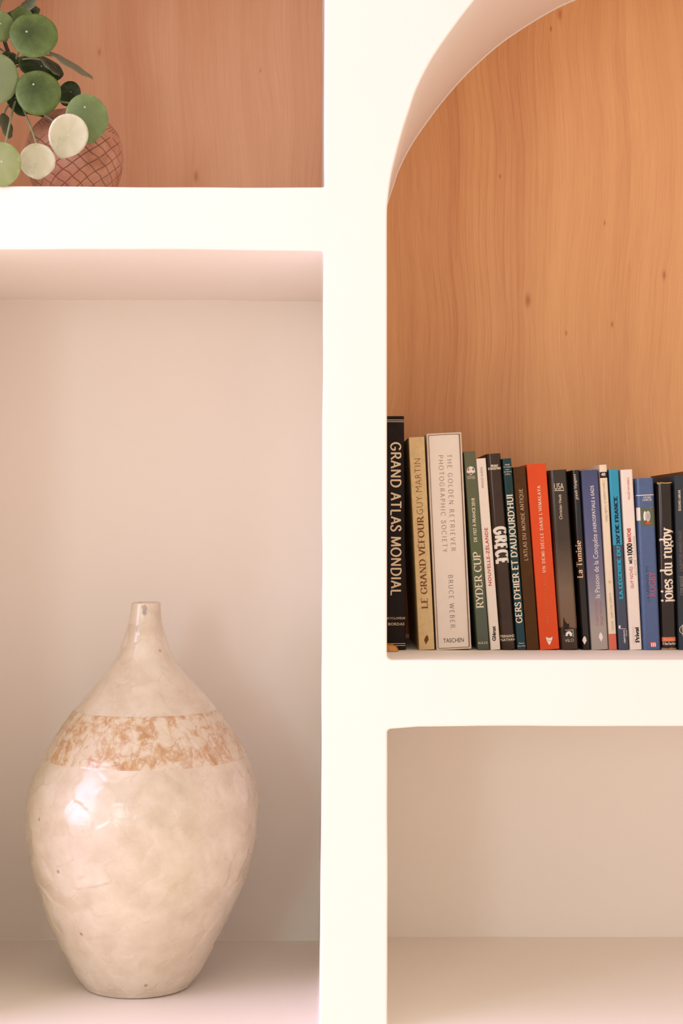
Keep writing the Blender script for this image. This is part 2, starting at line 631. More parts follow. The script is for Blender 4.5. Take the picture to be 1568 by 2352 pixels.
def shell_surface(z0, z1, nz, nt_, cell, extra, tilt, seed):
    """lathe whose skin is broken into slightly tilted shell pieces"""
    rng = np.random.default_rng(seed)
    zs = np.linspace(z0, z1, nz)
    th = np.linspace(0, 2 * math.pi, nt_, endpoint=False)
    R, C = smooth_interp(zs)
    if abs(z0 - PZ[0]) < 1e-6:
        R[0] = PR[0]
    # seeds spread evenly over the surface
    seeds = []
    tries = 0
    while tries < 6000:
        z = rng.uniform(z0, z1)
        r = float(np.interp(z, zs, R))
        if rng.uniform(0, R.max()) > r:
            tries += 1
            continue
        t = rng.uniform(0, 2 * math.pi)
        p = np.array([r * math.cos(t), r * math.sin(t), z])
        if all(np.sum((p - q) ** 2) > (cell * 0.72) ** 2 for q in seeds):
            seeds.append(p)
        tries += 1
    seeds = np.array(seeds)
    T, Z = np.meshgrid(th, zs)
    RR = np.repeat(R[:, None], nt_, 1)
    P = np.stack([RR * np.cos(T), RR * np.sin(T), Z], -1).reshape(-1, 3)
    Q = P + 0.006 * np.stack([np.sin(P[:, 2] * 160 + P[:, 0] * 60), np.sin(P[:, 0] * 190), np.sin(P[:, 1] * 150 + P[:, 0] * 120)], -1)
    o2 = np.zeros((len(Q), 2), int)
    da = np.zeros((len(Q), 2))
    for i0 in range(0, len(Q), 8000):
        d = np.sqrt(((Q[i0:i0 + 8000, None, :] - seeds[None]) ** 2).sum(-1))
        o2[i0:i0 + 8000] = np.argpartition(d, 1, axis=1)[:, :2]
        da[i0:i0 + 8000] = np.take_along_axis(d, o2[i0:i0 + 8000], 1)
    first = np.where(da[:, 0] <= da[:, 1], o2[:, 0], o2[:, 1])
    dmin, dsec = da.min(1), da.max(1)
    seam = np.clip((dsec - dmin) / 0.010, 0, 1)
    rnd = rng.uniform(0, 1, len(seeds))
    tl = rng.normal(0, tilt, (len(seeds), 3))
    off = ((P - seeds[first]) * tl[first]).sum(1) + (rnd[first] - 0.5) * 0.0005
    off = off.reshape(nz, nt_)
    for _ in range(1):
        off = (off + np.roll(off, 1, 1) + np.roll(off, -1, 1)) / 3
        off[1:-1] = (off[1:-1] + off[:-2] + off[2:]) / 3
    fade = np.clip(np.minimum(np.arange(nz), np.arange(nz)[::-1]) / 3.0, 0, 1)[:, None]
    RR = RR + (extra + 0.0003 * (extra > 0)) * fade - 0.0003 * (extra > 0) + off * fade
    V = np.stack([RR * np.cos(T) + C[:, None], RR * np.sin(T), Z], -1).reshape(-1, 3)
    faces = []
    for i in range(nz - 1):
        a = i * nt_
        for j in range(nt_):
            k = (j + 1) % nt_
            faces.append((a + j, a + k, a + nt_ + k, a + nt_ + j))
    return V, faces, rnd[first], seam


def finish_shell(name, V, faces, piece, seam, mat, parent, base):
    V = V - np.array(base)
    me = mesh_from(V, faces, True)
    a = me.attributes.new('piece', 'FLOAT', 'POINT')
    pv = np.zeros(len(V)); pv[:len(piece)] = piece
    a.data.foreach_set('value', pv)
    b = me.attributes.new('seam', 'FLOAT', 'POINT')
    sv = np.ones(len(V)); sv[:len(seam)] = seam
    b.data.foreach_set('value', sv)
    return new_obj(name, me, mat, parent)


def build_vase():
    zb, zt = PZ[0], PZ[-1]
    base = (PC[0], 0.0, zb)
    root = thing('floor_vase', 'large cream mother-of-pearl vase with a honey-coloured band standing in the niche', 'vase',
                 (PC[0], VY0, EYE + zb))
    z_lo, z_hi = -580 * S, -463 * S
    shell, honey = mat_shell('cream_shell', False), mat_shell('honey_shell', True)
    V, F_, pc, sm = shell_surface(zb, z_lo, 260, 440, 0.040, 0, 0.020, 5)
    n = len(V)
    # close the foot
    V = np.vstack([V, [[PC[0], 0, zb]]])
    F_ += [(n, (j + 1) % 440, j) for j in range(440)]
    o = finish_shell('lower_body', V, F_, pc, sm, shell, root, base)
    V, F_, pc, sm = shell_surface(z_lo - 0.0010, z_hi + 0.0010, 90, 440, 0.026, 0.0007, 0.018, 9)
    o = finish_shell('honey_band', V, F_, pc, sm, honey, root, base)
    o['label'] = 'honey-brown marbled shell band round the shoulder'
    V, F_, pc, sm = shell_surface(z_hi, zt, 120, 260, 0.034, 0, 0.018, 14)
    nz, nt_ = 120, 260
    # lip turned inwards and down the mouth
    top = V[(nz - 1) * nt_:].copy()
    cx = PC[-1]
    rings = []
    for dr, dz in ((0.0016, 0.0012), (0.0042, 0.0010), (0.0050, -0.003), (0.0052, -0.06)):
        r = top.copy()
        d = r[:, :2] - np.array([cx, 0])
        L = np.linalg.norm(d, axis=1, keepdims=True)
        r[:, :2] = np.array([cx, 0]) + d * (L - dr) / L
        r[:, 2] = zt + dz
        rings.append(r)
    b0 = (nz - 1) * nt_
    allv = [V]
    for k, r in enumerate(rings):
        a = b0 if k == 0 else nz * nt_ + (k - 1) * nt_
        b = nz * nt_ + k * nt_
        allv.append(r)
        F_ += [(a + j, a + (j + 1) % nt_, b + (j + 1) % nt_, b + j) for j in range(nt_)]
    o = finish_shell('neck', np.vstack(allv), F_, pc, sm, shell, root, base)
    # grey chip in the neck where a flake has come off
    chip_px = [(322, 1394), (329, 1391), (334, 1399), (331.5, 1405), (332.5, 1410), (327.5, 1415), (323, 1409), (325, 1403)]
    vs = []
    for px, py in chip_px:
        z = (VY - py) * S * (MV - 0.019)
        r, c = smooth_interp(np.array([z]))
        r = float(r[0]) + 0.0011
        x = (px - VX) * S * (MV - 0.019) - float(c[0])
        vs.append((x + float(c[0]) - base[0], -math.sqrt(max(r * r - x * x, 1e-8)), z - zb))
    m = len(vs)
    vs += [(a, b + 0.002, c) for a, b, c in vs]
    fs = [tuple(range(m))] + [(i, (i + 1) % m, m + (i + 1) % m, m + i) for i in range(m)]
    ch = new_obj('chipped_flake', mesh_from(vs, fs), simple('chip_grey', srgb(178, 165, 150), 0.5, 0.15, 200), root)
    ch['label'] = 'small grey chip below the mouth'
    return root


build_vase()


# ------------------------------------------------------------------ tubes
def tube_mesh(path, radii, k=8, cap=True):
    verts, faces = [], []
    n = len(path)
    up = Vector((0.3, 0.9, 0.2)).normalized()
    for i, p in enumerate(path):
        t = (path[min(i + 1, n - 1)] - path[max(i - 1, 0)]).normalized()
        a = t.cross(up).normalized()
        b = t.cross(a).normalized()
        for j in range(k):
            an = 2 * math.pi * j / k
            verts.append(p + (a * math.cos(an) + b * math.sin(an)) * radii[i])
    for i in range(n - 1):
        for j in range(k):
            j2 = (j + 1) % k
            faces.append((i * k + j, i * k + j2, (i + 1) * k + j2, (i + 1) * k + j))
    if cap:
        faces.append(tuple(range(k))[::-1])
        faces.append(tuple((n - 1) * k + j for j in range(k)))
    return mesh_from(verts, faces, True)


# ------------------------------------------------------------------ plant pot
POT_Y = 0.155
SHELF_Z = EYE + (VY - 426.5) * S + 0.0002


def mat_terracotta():
    m = bpy.data.materials.new('terracotta')
    nt = NT(m)
    c = nt.coords()
    f = nt.noise(c, 30, 5, 0.65)
    col = nt.ramp(f, [(0.3, srgb(178, 116, 86)), (0.5, srgb(208, 144, 110)), (0.72, srgb(220, 168, 138))])
    g = nt.n('ShaderNodeAttribute', attribute_name='groove')
    col = nt.mix(g.outputs['Fac'], col, srgb(112, 62, 40))
    ash = nt.ramp(nt.noise(c, 75, 4, 0.7), [(0.5, (0, 0, 0)), (0.7, (0.4, 0.4, 0.4))])
    col = nt.mix(ash, col, srgb(186, 142, 112))
    nt.link(col, nt.bsdf.inputs['Base Color'])
    nt.bsdf.inputs['Roughness'].default_value = 0.62
    nt.bump(nt.noise(c, 260, 3, 0.6), 0.3, 0.0008)
    return m


def build_pot():
    m = (D + POT_Y) / D * S
    cx = (171.5 - VX) * m
    zt = EYE + (VY - 266) * m
    H = zt - SHELF_Z
    root = thing('plant_pot', 'round terracotta pot with incised diamond net, on the shelf under the houseplant', 'pot', (cx, POT_Y, SHELF_Z))
    R = 110.5 * m
    prof = [(0.0, 0.60), (0.03, 0.64), (0.10, 0.73), (0.2, 0.83), (0.32, 0.925), (0.45, 0.985), (0.58, 1.0), (0.68, 0.985), (0.76, 0.95),
            (0.83, 0.885), (0.90, 0.77), (0.95, 0.67), (1.0, 0.60)]
    nz, nt_ = 200, 420
    t = np.linspace(0, 1, nz)
    r = np.interp(t, [p[0] for p in prof], [p[1] for p in prof]) * R
    for _ in range(6):
        r[1:-1] = (r[:-2] + r[1:-1] * 2 + r[2:]) / 4
    th = np.linspace(0, 2 * math.pi, nt_, endpoint=False)
    T, Z = np.meshgrid(th, t)
    RR = np.repeat(r[:, None], nt_, 1)
    n_d = 17
    sl = 7.3
    u = T / (2 * math.pi) * n_d
    v = Z * sl * 1.05
    wob = 0.05 * np.sin(T * 7 + Z * 9) + 0.04 * np.sin(T * 17 - Z * 23)
    d1 = np.abs(((u + v + wob) % 1.0) - 0.5)
    d2 = np.abs(((u - v + wob * 0.7) % 1.0) - 0.5)
    g = np.clip(1 - np.minimum(0.5 - d1, 0.5 - d2) / 0.06, 0, 1)
    net = (Z < 0.70)
    ring = (Z > 0.755) & (Z < 0.90)
    hb = np.where(Z > 0.828, u * 2.6 + Z * 34, u * 2.6 - Z * 34)
    d3 = 0.5 - np.abs((hb % 1.0) - 0.5)
    g3 = np.clip(1 - d3 / 0.16, 0, 1)
    G = np.where(net, g, np.where(ring, g3 * 0.9, 0))
    G = G * G * (3 - 2 * G)
    RR = RR - G * 0.0016 + 0.0006 * np.sin(T * 3 + Z * 5)
    V = np.stack([RR * np.cos(T), RR * np.sin(T), Z * H], -1).reshape(-1, 3)
    faces = []
    for i in range(nz - 1):
        for j in range(nt_):
            k = (j + 1) % nt_
            faces.append((i * nt_ + j, i * nt_ + k, (i + 1) * nt_ + k, (i + 1) * nt_ + j))
    allv = [V]
    cnt = nz * nt_
    last = (nz - 1) * nt_
    for dr, dz in ((0.004, 0.001), (0.009, -0.001), (0.010, -0.02)):
        rr = RR[-1] - dr
        allv.append(np.stack([rr * np.cos(th), rr * np.sin(th), np.full(nt_, H + dz)], -1))
        faces += [(last + j, last + (j + 1) % nt_, cnt + (j + 1) % nt_, cnt + j) for j in range(nt_)]
        last = cnt
        cnt += nt_
    allv.append(np.array([[0, 0, 0.0]]))
    faces += [(cnt, (j + 1) % nt_, j) for j in range(nt_)]
    V = np.vstack(allv)
    me = mesh_from(V, faces, True)
    a = me.attributes.new('groove', 'FLOAT', 'POINT')
    gv = np.zeros(len(V)); gv[:nz * nt_] = G.reshape(-1) * 0.9
    a.data.foreach_set('value', gv)
    new_obj('pot_body', me, mat_terracotta(), root)
    # soil, lumpy
    vs, fs = [], []
    k, rg = 36, 7
    rs = r[-1] - 0.009
    for i in range(rg + 1):
        for j in range(k):
            q = rs * i / rg
            an = 2 * math.pi * j / k
            vs.append((q * math.cos(an), q * math.sin(an), H - 0.008 + (0.008 * (1 - i / rg)) + random.uniform(-0.002, 0.002)))
    for i in range(rg):
        for j in range(k):
            fs.append((i * k + j, i * k + (j + 1) % k, (i + 1) * k + (j + 1) % k, (i + 1) * k + j))
    new_obj('soil', mesh_from(vs, fs), simple('dark_soil', srgb(52, 34, 26), 0.9, 0.4, 300), root)
    return root, cx, H


POT, POT_X, POT_H = build_pot()


# ------------------------------------------------------------------ houseplant
def mat_leaf(name, centre_c, edge_c, mott, pale=0.0, rough=0.42):
    m = bpy.data.materials.new(name)
    nt = NT(m)
    uv = nt.n('ShaderNodeAttribute', attribute_name='radial')
    ang = nt.n('ShaderNodeAttribute', attribute_name='vein')
    c = nt.coords()
    f = nt.noise(c, 95, 4, 0.65)
    col = nt.ramp(nt.math('ADD', uv.outputs['Fac'], nt.math('MULTIPLY', nt.math('SUBTRACT', f, 0.5), mott)),
                  [(0.05, centre_c), (0.55, tuple((a + b) / 2 for a, b in zip(centre_c, edge_c))), (0.92, edge_c),
                   (1.0, tuple(min(1, e * 1.25) for e in edge_c[:3]) + (1,))])
    dot = nt.ramp(uv.outputs['Fac'], [(0.02, (1, 1, 1)), (0.06, (0, 0, 0))])
    col = nt.mix(nt.math('MULTIPLY', dot, 0.85), col, srgb(214, 220, 186))
    vn = nt.ramp(ang.outputs['Fac'], [(0.6, (0, 0, 0)), (1.0, (0.06, 0.06, 0.06))])
    col = nt.mix(vn, col, srgb(176, 190, 142))
    if pale:
        bl = nt.ramp(nt.noise(nt.coords((1, 1, 1.0)), 48, 4, 0.6), [(0.55, (0, 0, 0)), (0.75, (pale, pale, pale))])
        col = nt.mix(bl, col, srgb(150, 158, 118))
    nt.link(col, nt.bsdf.inputs['Base Color'])
    nt.bsdf.inputs['Roughness'].default_value = rough
    nt.bsdf.inputs['Specular IOR Level'].default_value = 0.4
    nt.bsdf.inputs['Subsurface Weight'].default_value = 0.04
    nt.bsdf.inputs['Subsurface Radius'].default_value = (0.004, 0.006, 0.002)
    nt.bump(nt.noise(c, 180, 3, 0.6), 0.15, 0.0006)
    return m


LEAF = {
    'dark': mat_leaf('leaf_dark_green', srgb(50, 68, 20), srgb(96, 116, 54), 0.8),
    'deep': mat_leaf('leaf_shaded_green', srgb(34, 50, 12), srgb(48, 68, 20), 0.5),  # shade painted in: darker green for leaves behind the others
    'mid': mat_leaf('leaf_mid_green', srgb(104, 122, 70), srgb(122, 142, 86), 0.8),
    'grey': mat_leaf('leaf_grey_green', srgb(128, 142, 102), srgb(134, 148, 100), 0.6),
    'light': mat_leaf('leaf_light_green', srgb(162, 168, 120), srgb(154, 166, 108), 0.9),
    'cream': mat_leaf('leaf_pale_cream', srgb(200, 196, 158), srgb(216, 210, 178), 0.6, 0.6),
    'under': mat_leaf('leaf_grey_underside', srgb(92, 98, 74), srgb(110, 116, 88), 0.7),
}
STEM = simple('leaf_stalk_green', srgb(150, 158, 118), 0.5, 0.12, 90)
STALK = simple('brown_stalk', srgb(86, 62, 44), 0.75, 0.25, 120)


def leaf_mesh(L, Wd, tipness, cup, off):
    """round leaf in its own plane: X across, Z towards the tip (down = -Z), faces -Y"""
    k, rg = 44, 8
    verts, rad, vein = [], [], []
    for side in (0, 1):
        for i in range(rg + 1):
            q = i / rg
            for j in range(k):
                a = 2 * math.pi * j / k
                rr = 1.0 + tipness * math.exp(-(((a - 1.5 * math.pi) / 0.30) ** 2)) + 0.012 * math.sin(3 * a + L * 900)
                x = rr * math.cos(a) * q
                z = rr * math.sin(a) * q
                # polar lines start at the stalk point, which sits off-centre
                x2 = x * Wd
                z2 = z * L + off * L * (1 - q)
                y = cup * (q ** 2.2) - 0.0006 * math.cos(7 * a) * q * q
                y += 0.0005 * side * (1 - 0.6 * q)
                verts.append((x2, y, z2))
                rad.append(q)
                vein.append((0.5 + 0.5 * math.cos(7 * a)) ** 8)
    faces = []
    n1 = (rg + 1) * k
    for i in range(rg):
        for j in range(k):
            j2 = (j + 1) % k
            faces.append((i * k + j, i * k + j2, (i + 1) * k + j2, (i + 1) * k + j))
            faces.append((n1 + i * k + j, n1 + (i + 1) * k + j, n1 + (i + 1) * k + j2, n1 + i * k + j2))
    for j in range(k):
        j2 = (j + 1) % k
        faces.append((rg * k + j, rg * k + j2, n1 + rg * k + j2, n1 + rg * k + j))
    me = mesh_from(verts, faces, True)
    for nm, val in (('radial', rad), ('vein', vein)):
        a = me.attributes.new(nm, 'FLOAT', 'POINT')
        a.data.foreach_set('value', val)
    return me


def build_plant():
    base = Vector((POT_X - 0.012, POT_Y - 0.004, SHELF_Z + POT_H - 0.004))
    root = thing('houseplant', 'houseplant with round coin-shaped green leaves growing from the terracotta pot', 'plant', base)
    trunk_px = [(150, 272, 0.150), (95, 262, 0.135), (52, 249, 0.120), (36, 205, 0.115), (30, 150, 0.115), (12, 100, 0.115), (0, 40, 0.12), (-20, -40, 0.12)]
    path3 = [Vector(v) for v in catmull([W(*p) for p in trunk_px], 6)]
    path3[0] = base.copy()
    o = new_obj('stalk', tube_mesh([p - base for p in path3], [0.0040 - 0.0018 * i / len(path3) for i in range(len(path3))], 10), STALK, root)
    # px centre x, y, depth, half length, half width, tip direction (deg, 270 = down), tilt about tip axis, lean of tip away, colour, tip, cup, stalk-point offset, index on trunk
    leaves = [
        (76, 78, 0.055, 56, 53, 340, 8, 0, 'dark', .02, .004, .30, .55),
        (0, 59, 0.060, 34, 34, 250, 25, 5, 'mid', .04, .004, .15, .72),
        (-14, 178, 0.045, 60, 57, 262, 14, 0, 'grey', .03, .004, .1, .5),
        (87, 211, 0.050, 53, 52, 301, 6, 0, 'dark', .02, .004, .40, .42),
        (199, 269, 0.055, 53, 49, 280, 6, 8, 'mid', .14, .004, .45, .34),
        (157, 311, 0.035, 49, 45, 249, 8, 6, 'cream', .12, -.003, .02, .34),
        (86, 371, 0.020, 41, 41, 272, 6, -6, 'cream', .09, -.003, .9, .36),
        (3, 376, -0.012, 50, 45, 268, 6, 8, 'light', .03, .003, .1, .40),
        (160, 216, 0.105, 29, 26, 240, 25, 10, 'deep', .04, .003, .2, .36),
        (95, 152, 0.100, 52, 37, 350, 30, 18, 'deep', .04, .004, .0, .55),
        (164, 146, 0.080, 56, 55, 327, 73, 0, 'under', .10, .002, .6, .60),
        (117, 150, 0.070, 29, 27, 314, 70, 0, 'under', .10, .002, .6, .58),
        (61, 8, 0.090, 24, 24, 60, 38, 10, 'under', .05, .003, .2, .80),
        (42, 44, 0.085, 36, 34, 100, 20, 15, 'dark', .03, .004, .1, .72),
        (50, 27, 0.095, 42, 26, 20, 30, 10, 'deep', .03, .004, .1, .76),
        (17.5, 288, 0.085, 29, 26, 280, 68, 0, 'under', .06, .002, .85, .38),
        (40, 234, 0.100, 34, 22, 300, 35, 0, 'deep', .04, .003, .3, .42),
        (23, 131, 0.100, 22, 20, 330, 30, 0, 'deep', .04, .003, .2, .58),
        (-48, 110, 0.090, 46, 44, 230, 20, 0, 'dark', .03, .004, .2, .62),
        (-62, 290, 0.040, 52, 50, 250, 14, 0, 'grey', .03, .004, .2, .45),
        (-70, 15, 0.100, 50, 48, 220, 16, 0, 'mid', .03, .004, .2, .85),
        (15, -50, 0.080, 50, 50, 85, 20, 8, 'dark', .03, .004, .2, .9),
    ]
    for (px, py, yd, L, Wd, tip, tilt, lean, colr, tipn, cup, off, ti) in leaves:
        m = (D + yd) / D * S
        c = W(px, py, yd)
        a = math.radians(tip)
        tdir = Vector((math.cos(a), 0, math.sin(a)))
        perp = Vector((-math.sin(a), 0, math.cos(a)))
        yv = Vector((0, 1, 0))
        ln = math.radians(lean)
        tdir = (tdir * math.cos(ln) + yv * math.sin(ln)).normalized()
        tl = math.radians(tilt)
        nrm = perp.cross(tdir).normalized()
        if nrm.y > 0:
            nrm = -nrm
        acr = (perp * math.cos(tl) + nrm * (-math.sin(tl))).normalized()
        zax = -tdir
        xax = acr
        yax = zax.cross(xax).normalized()
        if yax.y < 0:
            xax = -xax
            yax = -yax
        M = Matrix((xax, yax, zax)).transposed().to_4x4()
        M.translation = c - base
        lf = new_obj('leaf', leaf_mesh(L * m, Wd * m, tipn, cup, off), LEAF[colr], root)
        lf.matrix_local = M
        if colr == 'cream':
            lf['label'] = 'bleached pale cream leaf'
        # stalk of the leaf, from behind the leaf's stalk point to the trunk
        P0 = M @ Vector((0, 0.0004, off * L * m * 0.98))
        P3 = path3[int(ti * (len(path3) - 1))] - base
        back = yax * 0.022 if tilt < 60 else yax * 0.006
        P1 = P0 + back + Vector((0, 0.0, 0.004))
        P2 = P3 + (P0 - P3) * 0.35 + Vector((0, -0.004, 0.012))
        pts = []
        for k in range(15):
            t = k / 14
            pts.append((1 - t) ** 3 * P0 + 3 * t * (1 - t) ** 2 * P1 + 3 * t * t * (1 - t) * P2 + t ** 3 * P3)
        inv = M.inverted()
        st = new_obj('leaf_stalk', tube_mesh([inv @ p for p in pts], [0.0011 + 0.0005 * k / 14 for k in range(15)], 7), STEM, lf)
    return root


build_plant()


# ------------------------------------------------------------------ lettering: a small serif face drawn as pen strokes
def A_(cx, cy, rx, ry, a0, a1, n=14):
    return [(cx + rx * math.cos(math.radians(a0 + (a1 - a0) * i / n)), cy + ry * math.sin(math.radians(a0 + (a1 - a0) * i / n))) for i in range(n + 1)]


def CM(pts, n=4):
    return [(p.x, p.y) for p in catmull([Vector(p) for p in pts], n)]


X = 0.66
STEM_ = lambda x, a=0, b=1, f='hh': ([(x, a), (x, b)], f)
G_ = {
    'A': (0.74, [([(.07, 0), (.36, 1)], 'h-'), ([(.36, 1), (.67, 0)], '-h'), ([(.18, .36), (.55, .36)], '--')]),
    'B': (0.70, [STEM_(.15), ([(.15, 1), (.36, 1)] + A_(.36, .76, .19, .24, 90, -90) + [(.15, .52)], '--'), ([(.15, .52), (.38, .52)] + A_(.38, .26, .23, .26, 90, -90) + [(.15, 0)], '--')]),
    'C': (0.76, [(A_(.42, .5, .34, .5, 40, 318, 22), 'd-')]),
    'D': (0.82, [STEM_(.15), ([(.15, 1), (.34, 1)] + A_(.34, .5, .38, .5, 90, -90, 18) + [(.15, 0)], '--')]),
    'E': (0.66, [STEM_(.15), ([(.15, 1), (.56, 1)], '-d'), ([(.15, .52), (.46, .52)], '--'), ([(.15, 0), (.58, 0)], '-u')]),
    'F': (0.61, [STEM_(.15), ([(.15, 1), (.55, 1)], '-d'), ([(.15, .5), (.45, .5)], '--')]),
    'G': (0.82, [(A_(.42, .5, .34, .5, 40, 325, 22), 'd-'), ([(.69, .18), (.69, .42)], '-h'), ([(.42, .43), (.75, .43)], '==')]),
    'H': (0.84, [STEM_(.15), STEM_(.69), ([(.15, .52), (.69, .52)], '--')]),
    'I': (0.30, [STEM_(.15)]),
    'J': (0.46, [([(.30, 1), (.30, .2)] + A_(.12, .2, .18, .22, 0, -110), 'h-')]),
    'L': (0.62, [STEM_(.15), ([(.15, 0), (.57, 0)], '-u')]),
    'M': (0.98, [([(.13, 0), (.17, 1)], 'ht'), ([(.17, 1), (.48, .04)], '--'), ([(.48, .04), (.81, 1)], '--'), ([(.81, 1), (.85, 0)], '-h')]),
    'N': (0.84, [([(.15, 0), (.15, 1)], 'ht'), ([(.15, 1), (.69, 0)], '--'), ([(.69, 0), (.69, 1)], 'th')]),
    'O': (0.86, [(A_(.43, .5, .35, .5, 0, 360, 28), '--')]),
    'P': (0.66, [STEM_(.15), ([(.15, 1), (.36, 1)] + A_(.36, .73, .22, .27, 90, -90) + [(.15, .46)], '--')]),
    'Q': (0.86, [(A_(.43, .5, .35, .5, 0, 360, 28), '--'), ([(.42, .02), (.6, -.16), (.84, -.2)], '--')]),
    'R': (0.74, [STEM_(.15), ([(.15, 1), (.36, 1)] + A_(.36, .74, .21, .26, 90, -90) + [(.15, .48)], '--'), ([(.37, .48), (.68, 0)], '-h')]),
    'S': (0.60, [(CM([(.50, .78), (.44, .95), (.3, 1.0), (.15, .93), (.11, .76), (.22, .6), (.38, .48), (.51, .34), (.50, .13), (.36, .0), (.22, .0), (.10, .08), (.08, .24)]), 'd-')]),
    'T': (0.68, [STEM_(.34, 0, 1, 'h-'), ([(.04, 1), (.64, 1)], 'dd')]),
    'U': (0.82, [([(.15, 1), (.15, .32)] + A_(.41, .32, .26, .33, 180, 360) + [(.67, 1)], 'hh')]),
    'V': (0.72, [([(.06, 1), (.37, 0)], 'h-'), ([(.37, 0), (.67, 1)], '-h')]),
    'W': (1.04, [([(.06, 1), (.30, 0)], 'h-'), ([(.30, 0), (.52, .95)], '--'), ([(.52, .95), (.75, 0)], '--'), ([(.75, 0), (.98, 1)], '-h')]),
    'X': (0.74, [([(.08, 1), (.66, 0)], 'hh'), ([(.08, 0), (.66, 1)], 'hh')]),
    'Y': (0.70, [([(.05, 1), (.35, .46)], 'h-'), ([(.65, 1), (.35, .46)], 'h-'), STEM_(.35, 0, .46, 'h-')]),
    'Z': (0.66, [([(.08, 1), (.58, 1)], 'd-'), ([(.58, 1), (.08, 0)], '--'), ([(.08, 0), (.60, 0)], '-u')]),
    "'": (0.22, [([(.11, .72), (.11, 1.0)], '--')]),
    '-': (0.36, [([(.06, .4), (.30, .4)], '--')]),
    '.': (0.26, [('dot', .13, .06)]),
    '·': (0.30, [('dot', .15, .45)]),
    ' ': (0.34, []),
    '1': (0.46, [([(.24, 0), (.24, 1)], '--'), ([(.08, .82), (.24, 1)], '--')]),
    '0': (0.62, [(A_(.31, .5, .22, .5, 0, 360, 24), '--')]),
    '4': (0.64, [([(.44, 0), (.44, 1)], 'h-'), ([(.44, 1), (.06, .28)], '--'), ([(.06, .28), (.60, .28)], '--')]),
    '8': (0.62, [(A_(.31, .74, .18, .26, 0, 360, 20), '--'), (A_(.31, .24, .23, .25, 0, 360, 20), '--')]),
    'a': (0.54, [(CM([(.09, .5), (.16, .64), (.3, .66), (.41, .54), (.41, .3), (.41, .02)]), '-h'), (A_(.25, .19, .16, .19, 0, 360, 18), '--')]),
    'b': (0.60, [STEM_(.13, 0, 1.04, '-s'), (A_(.32, .33, .20, .33, 0, 360, 20), '--')]),
    'c': (0.50, [(A_(.28, .33, .21, .33, 45, 315, 16), 'o-')]),
    'd': (0.60, [STEM_(.46, 0, 1.04, 'hs'), (A_(.27, .33, .20, .33, 0, 360, 20), '--')]),
    'e': (0.53, [(A_(.28, .33, .21, .33, 5, 315, 18), '--'), ([(.08, .36), (.49, .36)], '--')]),
    'g': (0.55, [(A_(.25, .45, .17, .21, 0, 360, 18), '--'), (A_(.27, -.10, .22, .17, 0, 360, 20), '--'), (CM([(.18, .26), (.12, .16), (.2, .08), (.32, .06)]), '--'), ([(.37, .6), (.50, .64)], '-o')]),
    'h': (0.62, [STEM_(.13, 0, 1.04, 'hs'), ([(.13, .42)] + A_(.31, .46, .17, .20, 160, 0, 8) + [(.48, 0)], '-h')]),
    'i': (0.29, [STEM_(.145, 0, X, 'hs'), ('dot', .145, .92)]),
    'j': (0.30, [([(.16, X), (.16, -.10)] + A_(.03, -.12, .13, .16, 0, -110, 6), 's-'), ('dot', .16, .92)]),
    'l': (0.29, [STEM_(.145, 0, 1.04, 'hs')]),
    'm': (0.92, [STEM_(.13, 0, X, 'hs'), ([(.13, .42)] + A_(.29, .46, .16, .20, 160, 0, 8) + [(.45, 0)], '-h'), ([(.45, .42)] + A_(.61, .46, .16, .20, 160, 0, 8) + [(.77, 0)], '-h')]),
    'n': (0.62, [STEM_(.13, 0, X, 'hs'), ([(.13, .42)] + A_(.31, .46, .17, .20, 160, 0, 8) + [(.48, 0)], '-h')]),
    'o': (0.56, [(A_(.28, .33, .22, .33, 0, 360, 20), '--')]),
    'p': (0.60, [STEM_(.13, -.3, X, 'hs'), (A_(.32, .33, .20, .33, 0, 360, 20), '--')]),
    'r': (0.45, [STEM_(.13, 0, X, 'hs'), (CM([(.13, .42), (.22, .6), (.34, .64)]), '-o')]),
    's': (0.46, [(CM([(.37, .5), (.33, .63), (.22, .66), (.11, .6), (.10, .48), (.2, .38), (.32, .3), (.38, .19), (.33, .04), (.2, .0), (.09, .05), (.07, .17)]), '--')]),
    't': (0.36, [([(.15, .88), (.15, .12)] + A_(.25, .12, .10, .12, 180, 300, 5), '--'), ([(.03, X), (.32, X)], '--')]),
    'u': (0.62, [([(.13, X), (.13, .2)] + A_(.29, .2, .16, .20, 180, 350, 8), 's-'), STEM_(.47, 0, X, 'hs')]),
    'v': (0.56, [([(.06, X), (.28, 0)], 'h-'), ([(.28, 0), (.50, X)], '-h')]),
    'y': (0.56, [([(.06, X), (.29, 0)], 'h-'), ([(.50, X), (.29, 0), (.20, -.22), (.08, -.28)], 'ho')]),
}
ACC = {'É': ('E', 'acute'), 'È': ('E', 'grave'), 'é': ('e', 'acute'), 'è': ('e', 'grave'), 'ê': ('e', 'circ'), 'Ô': ('O', 'circ'), 'À': ('A', 'grave')}


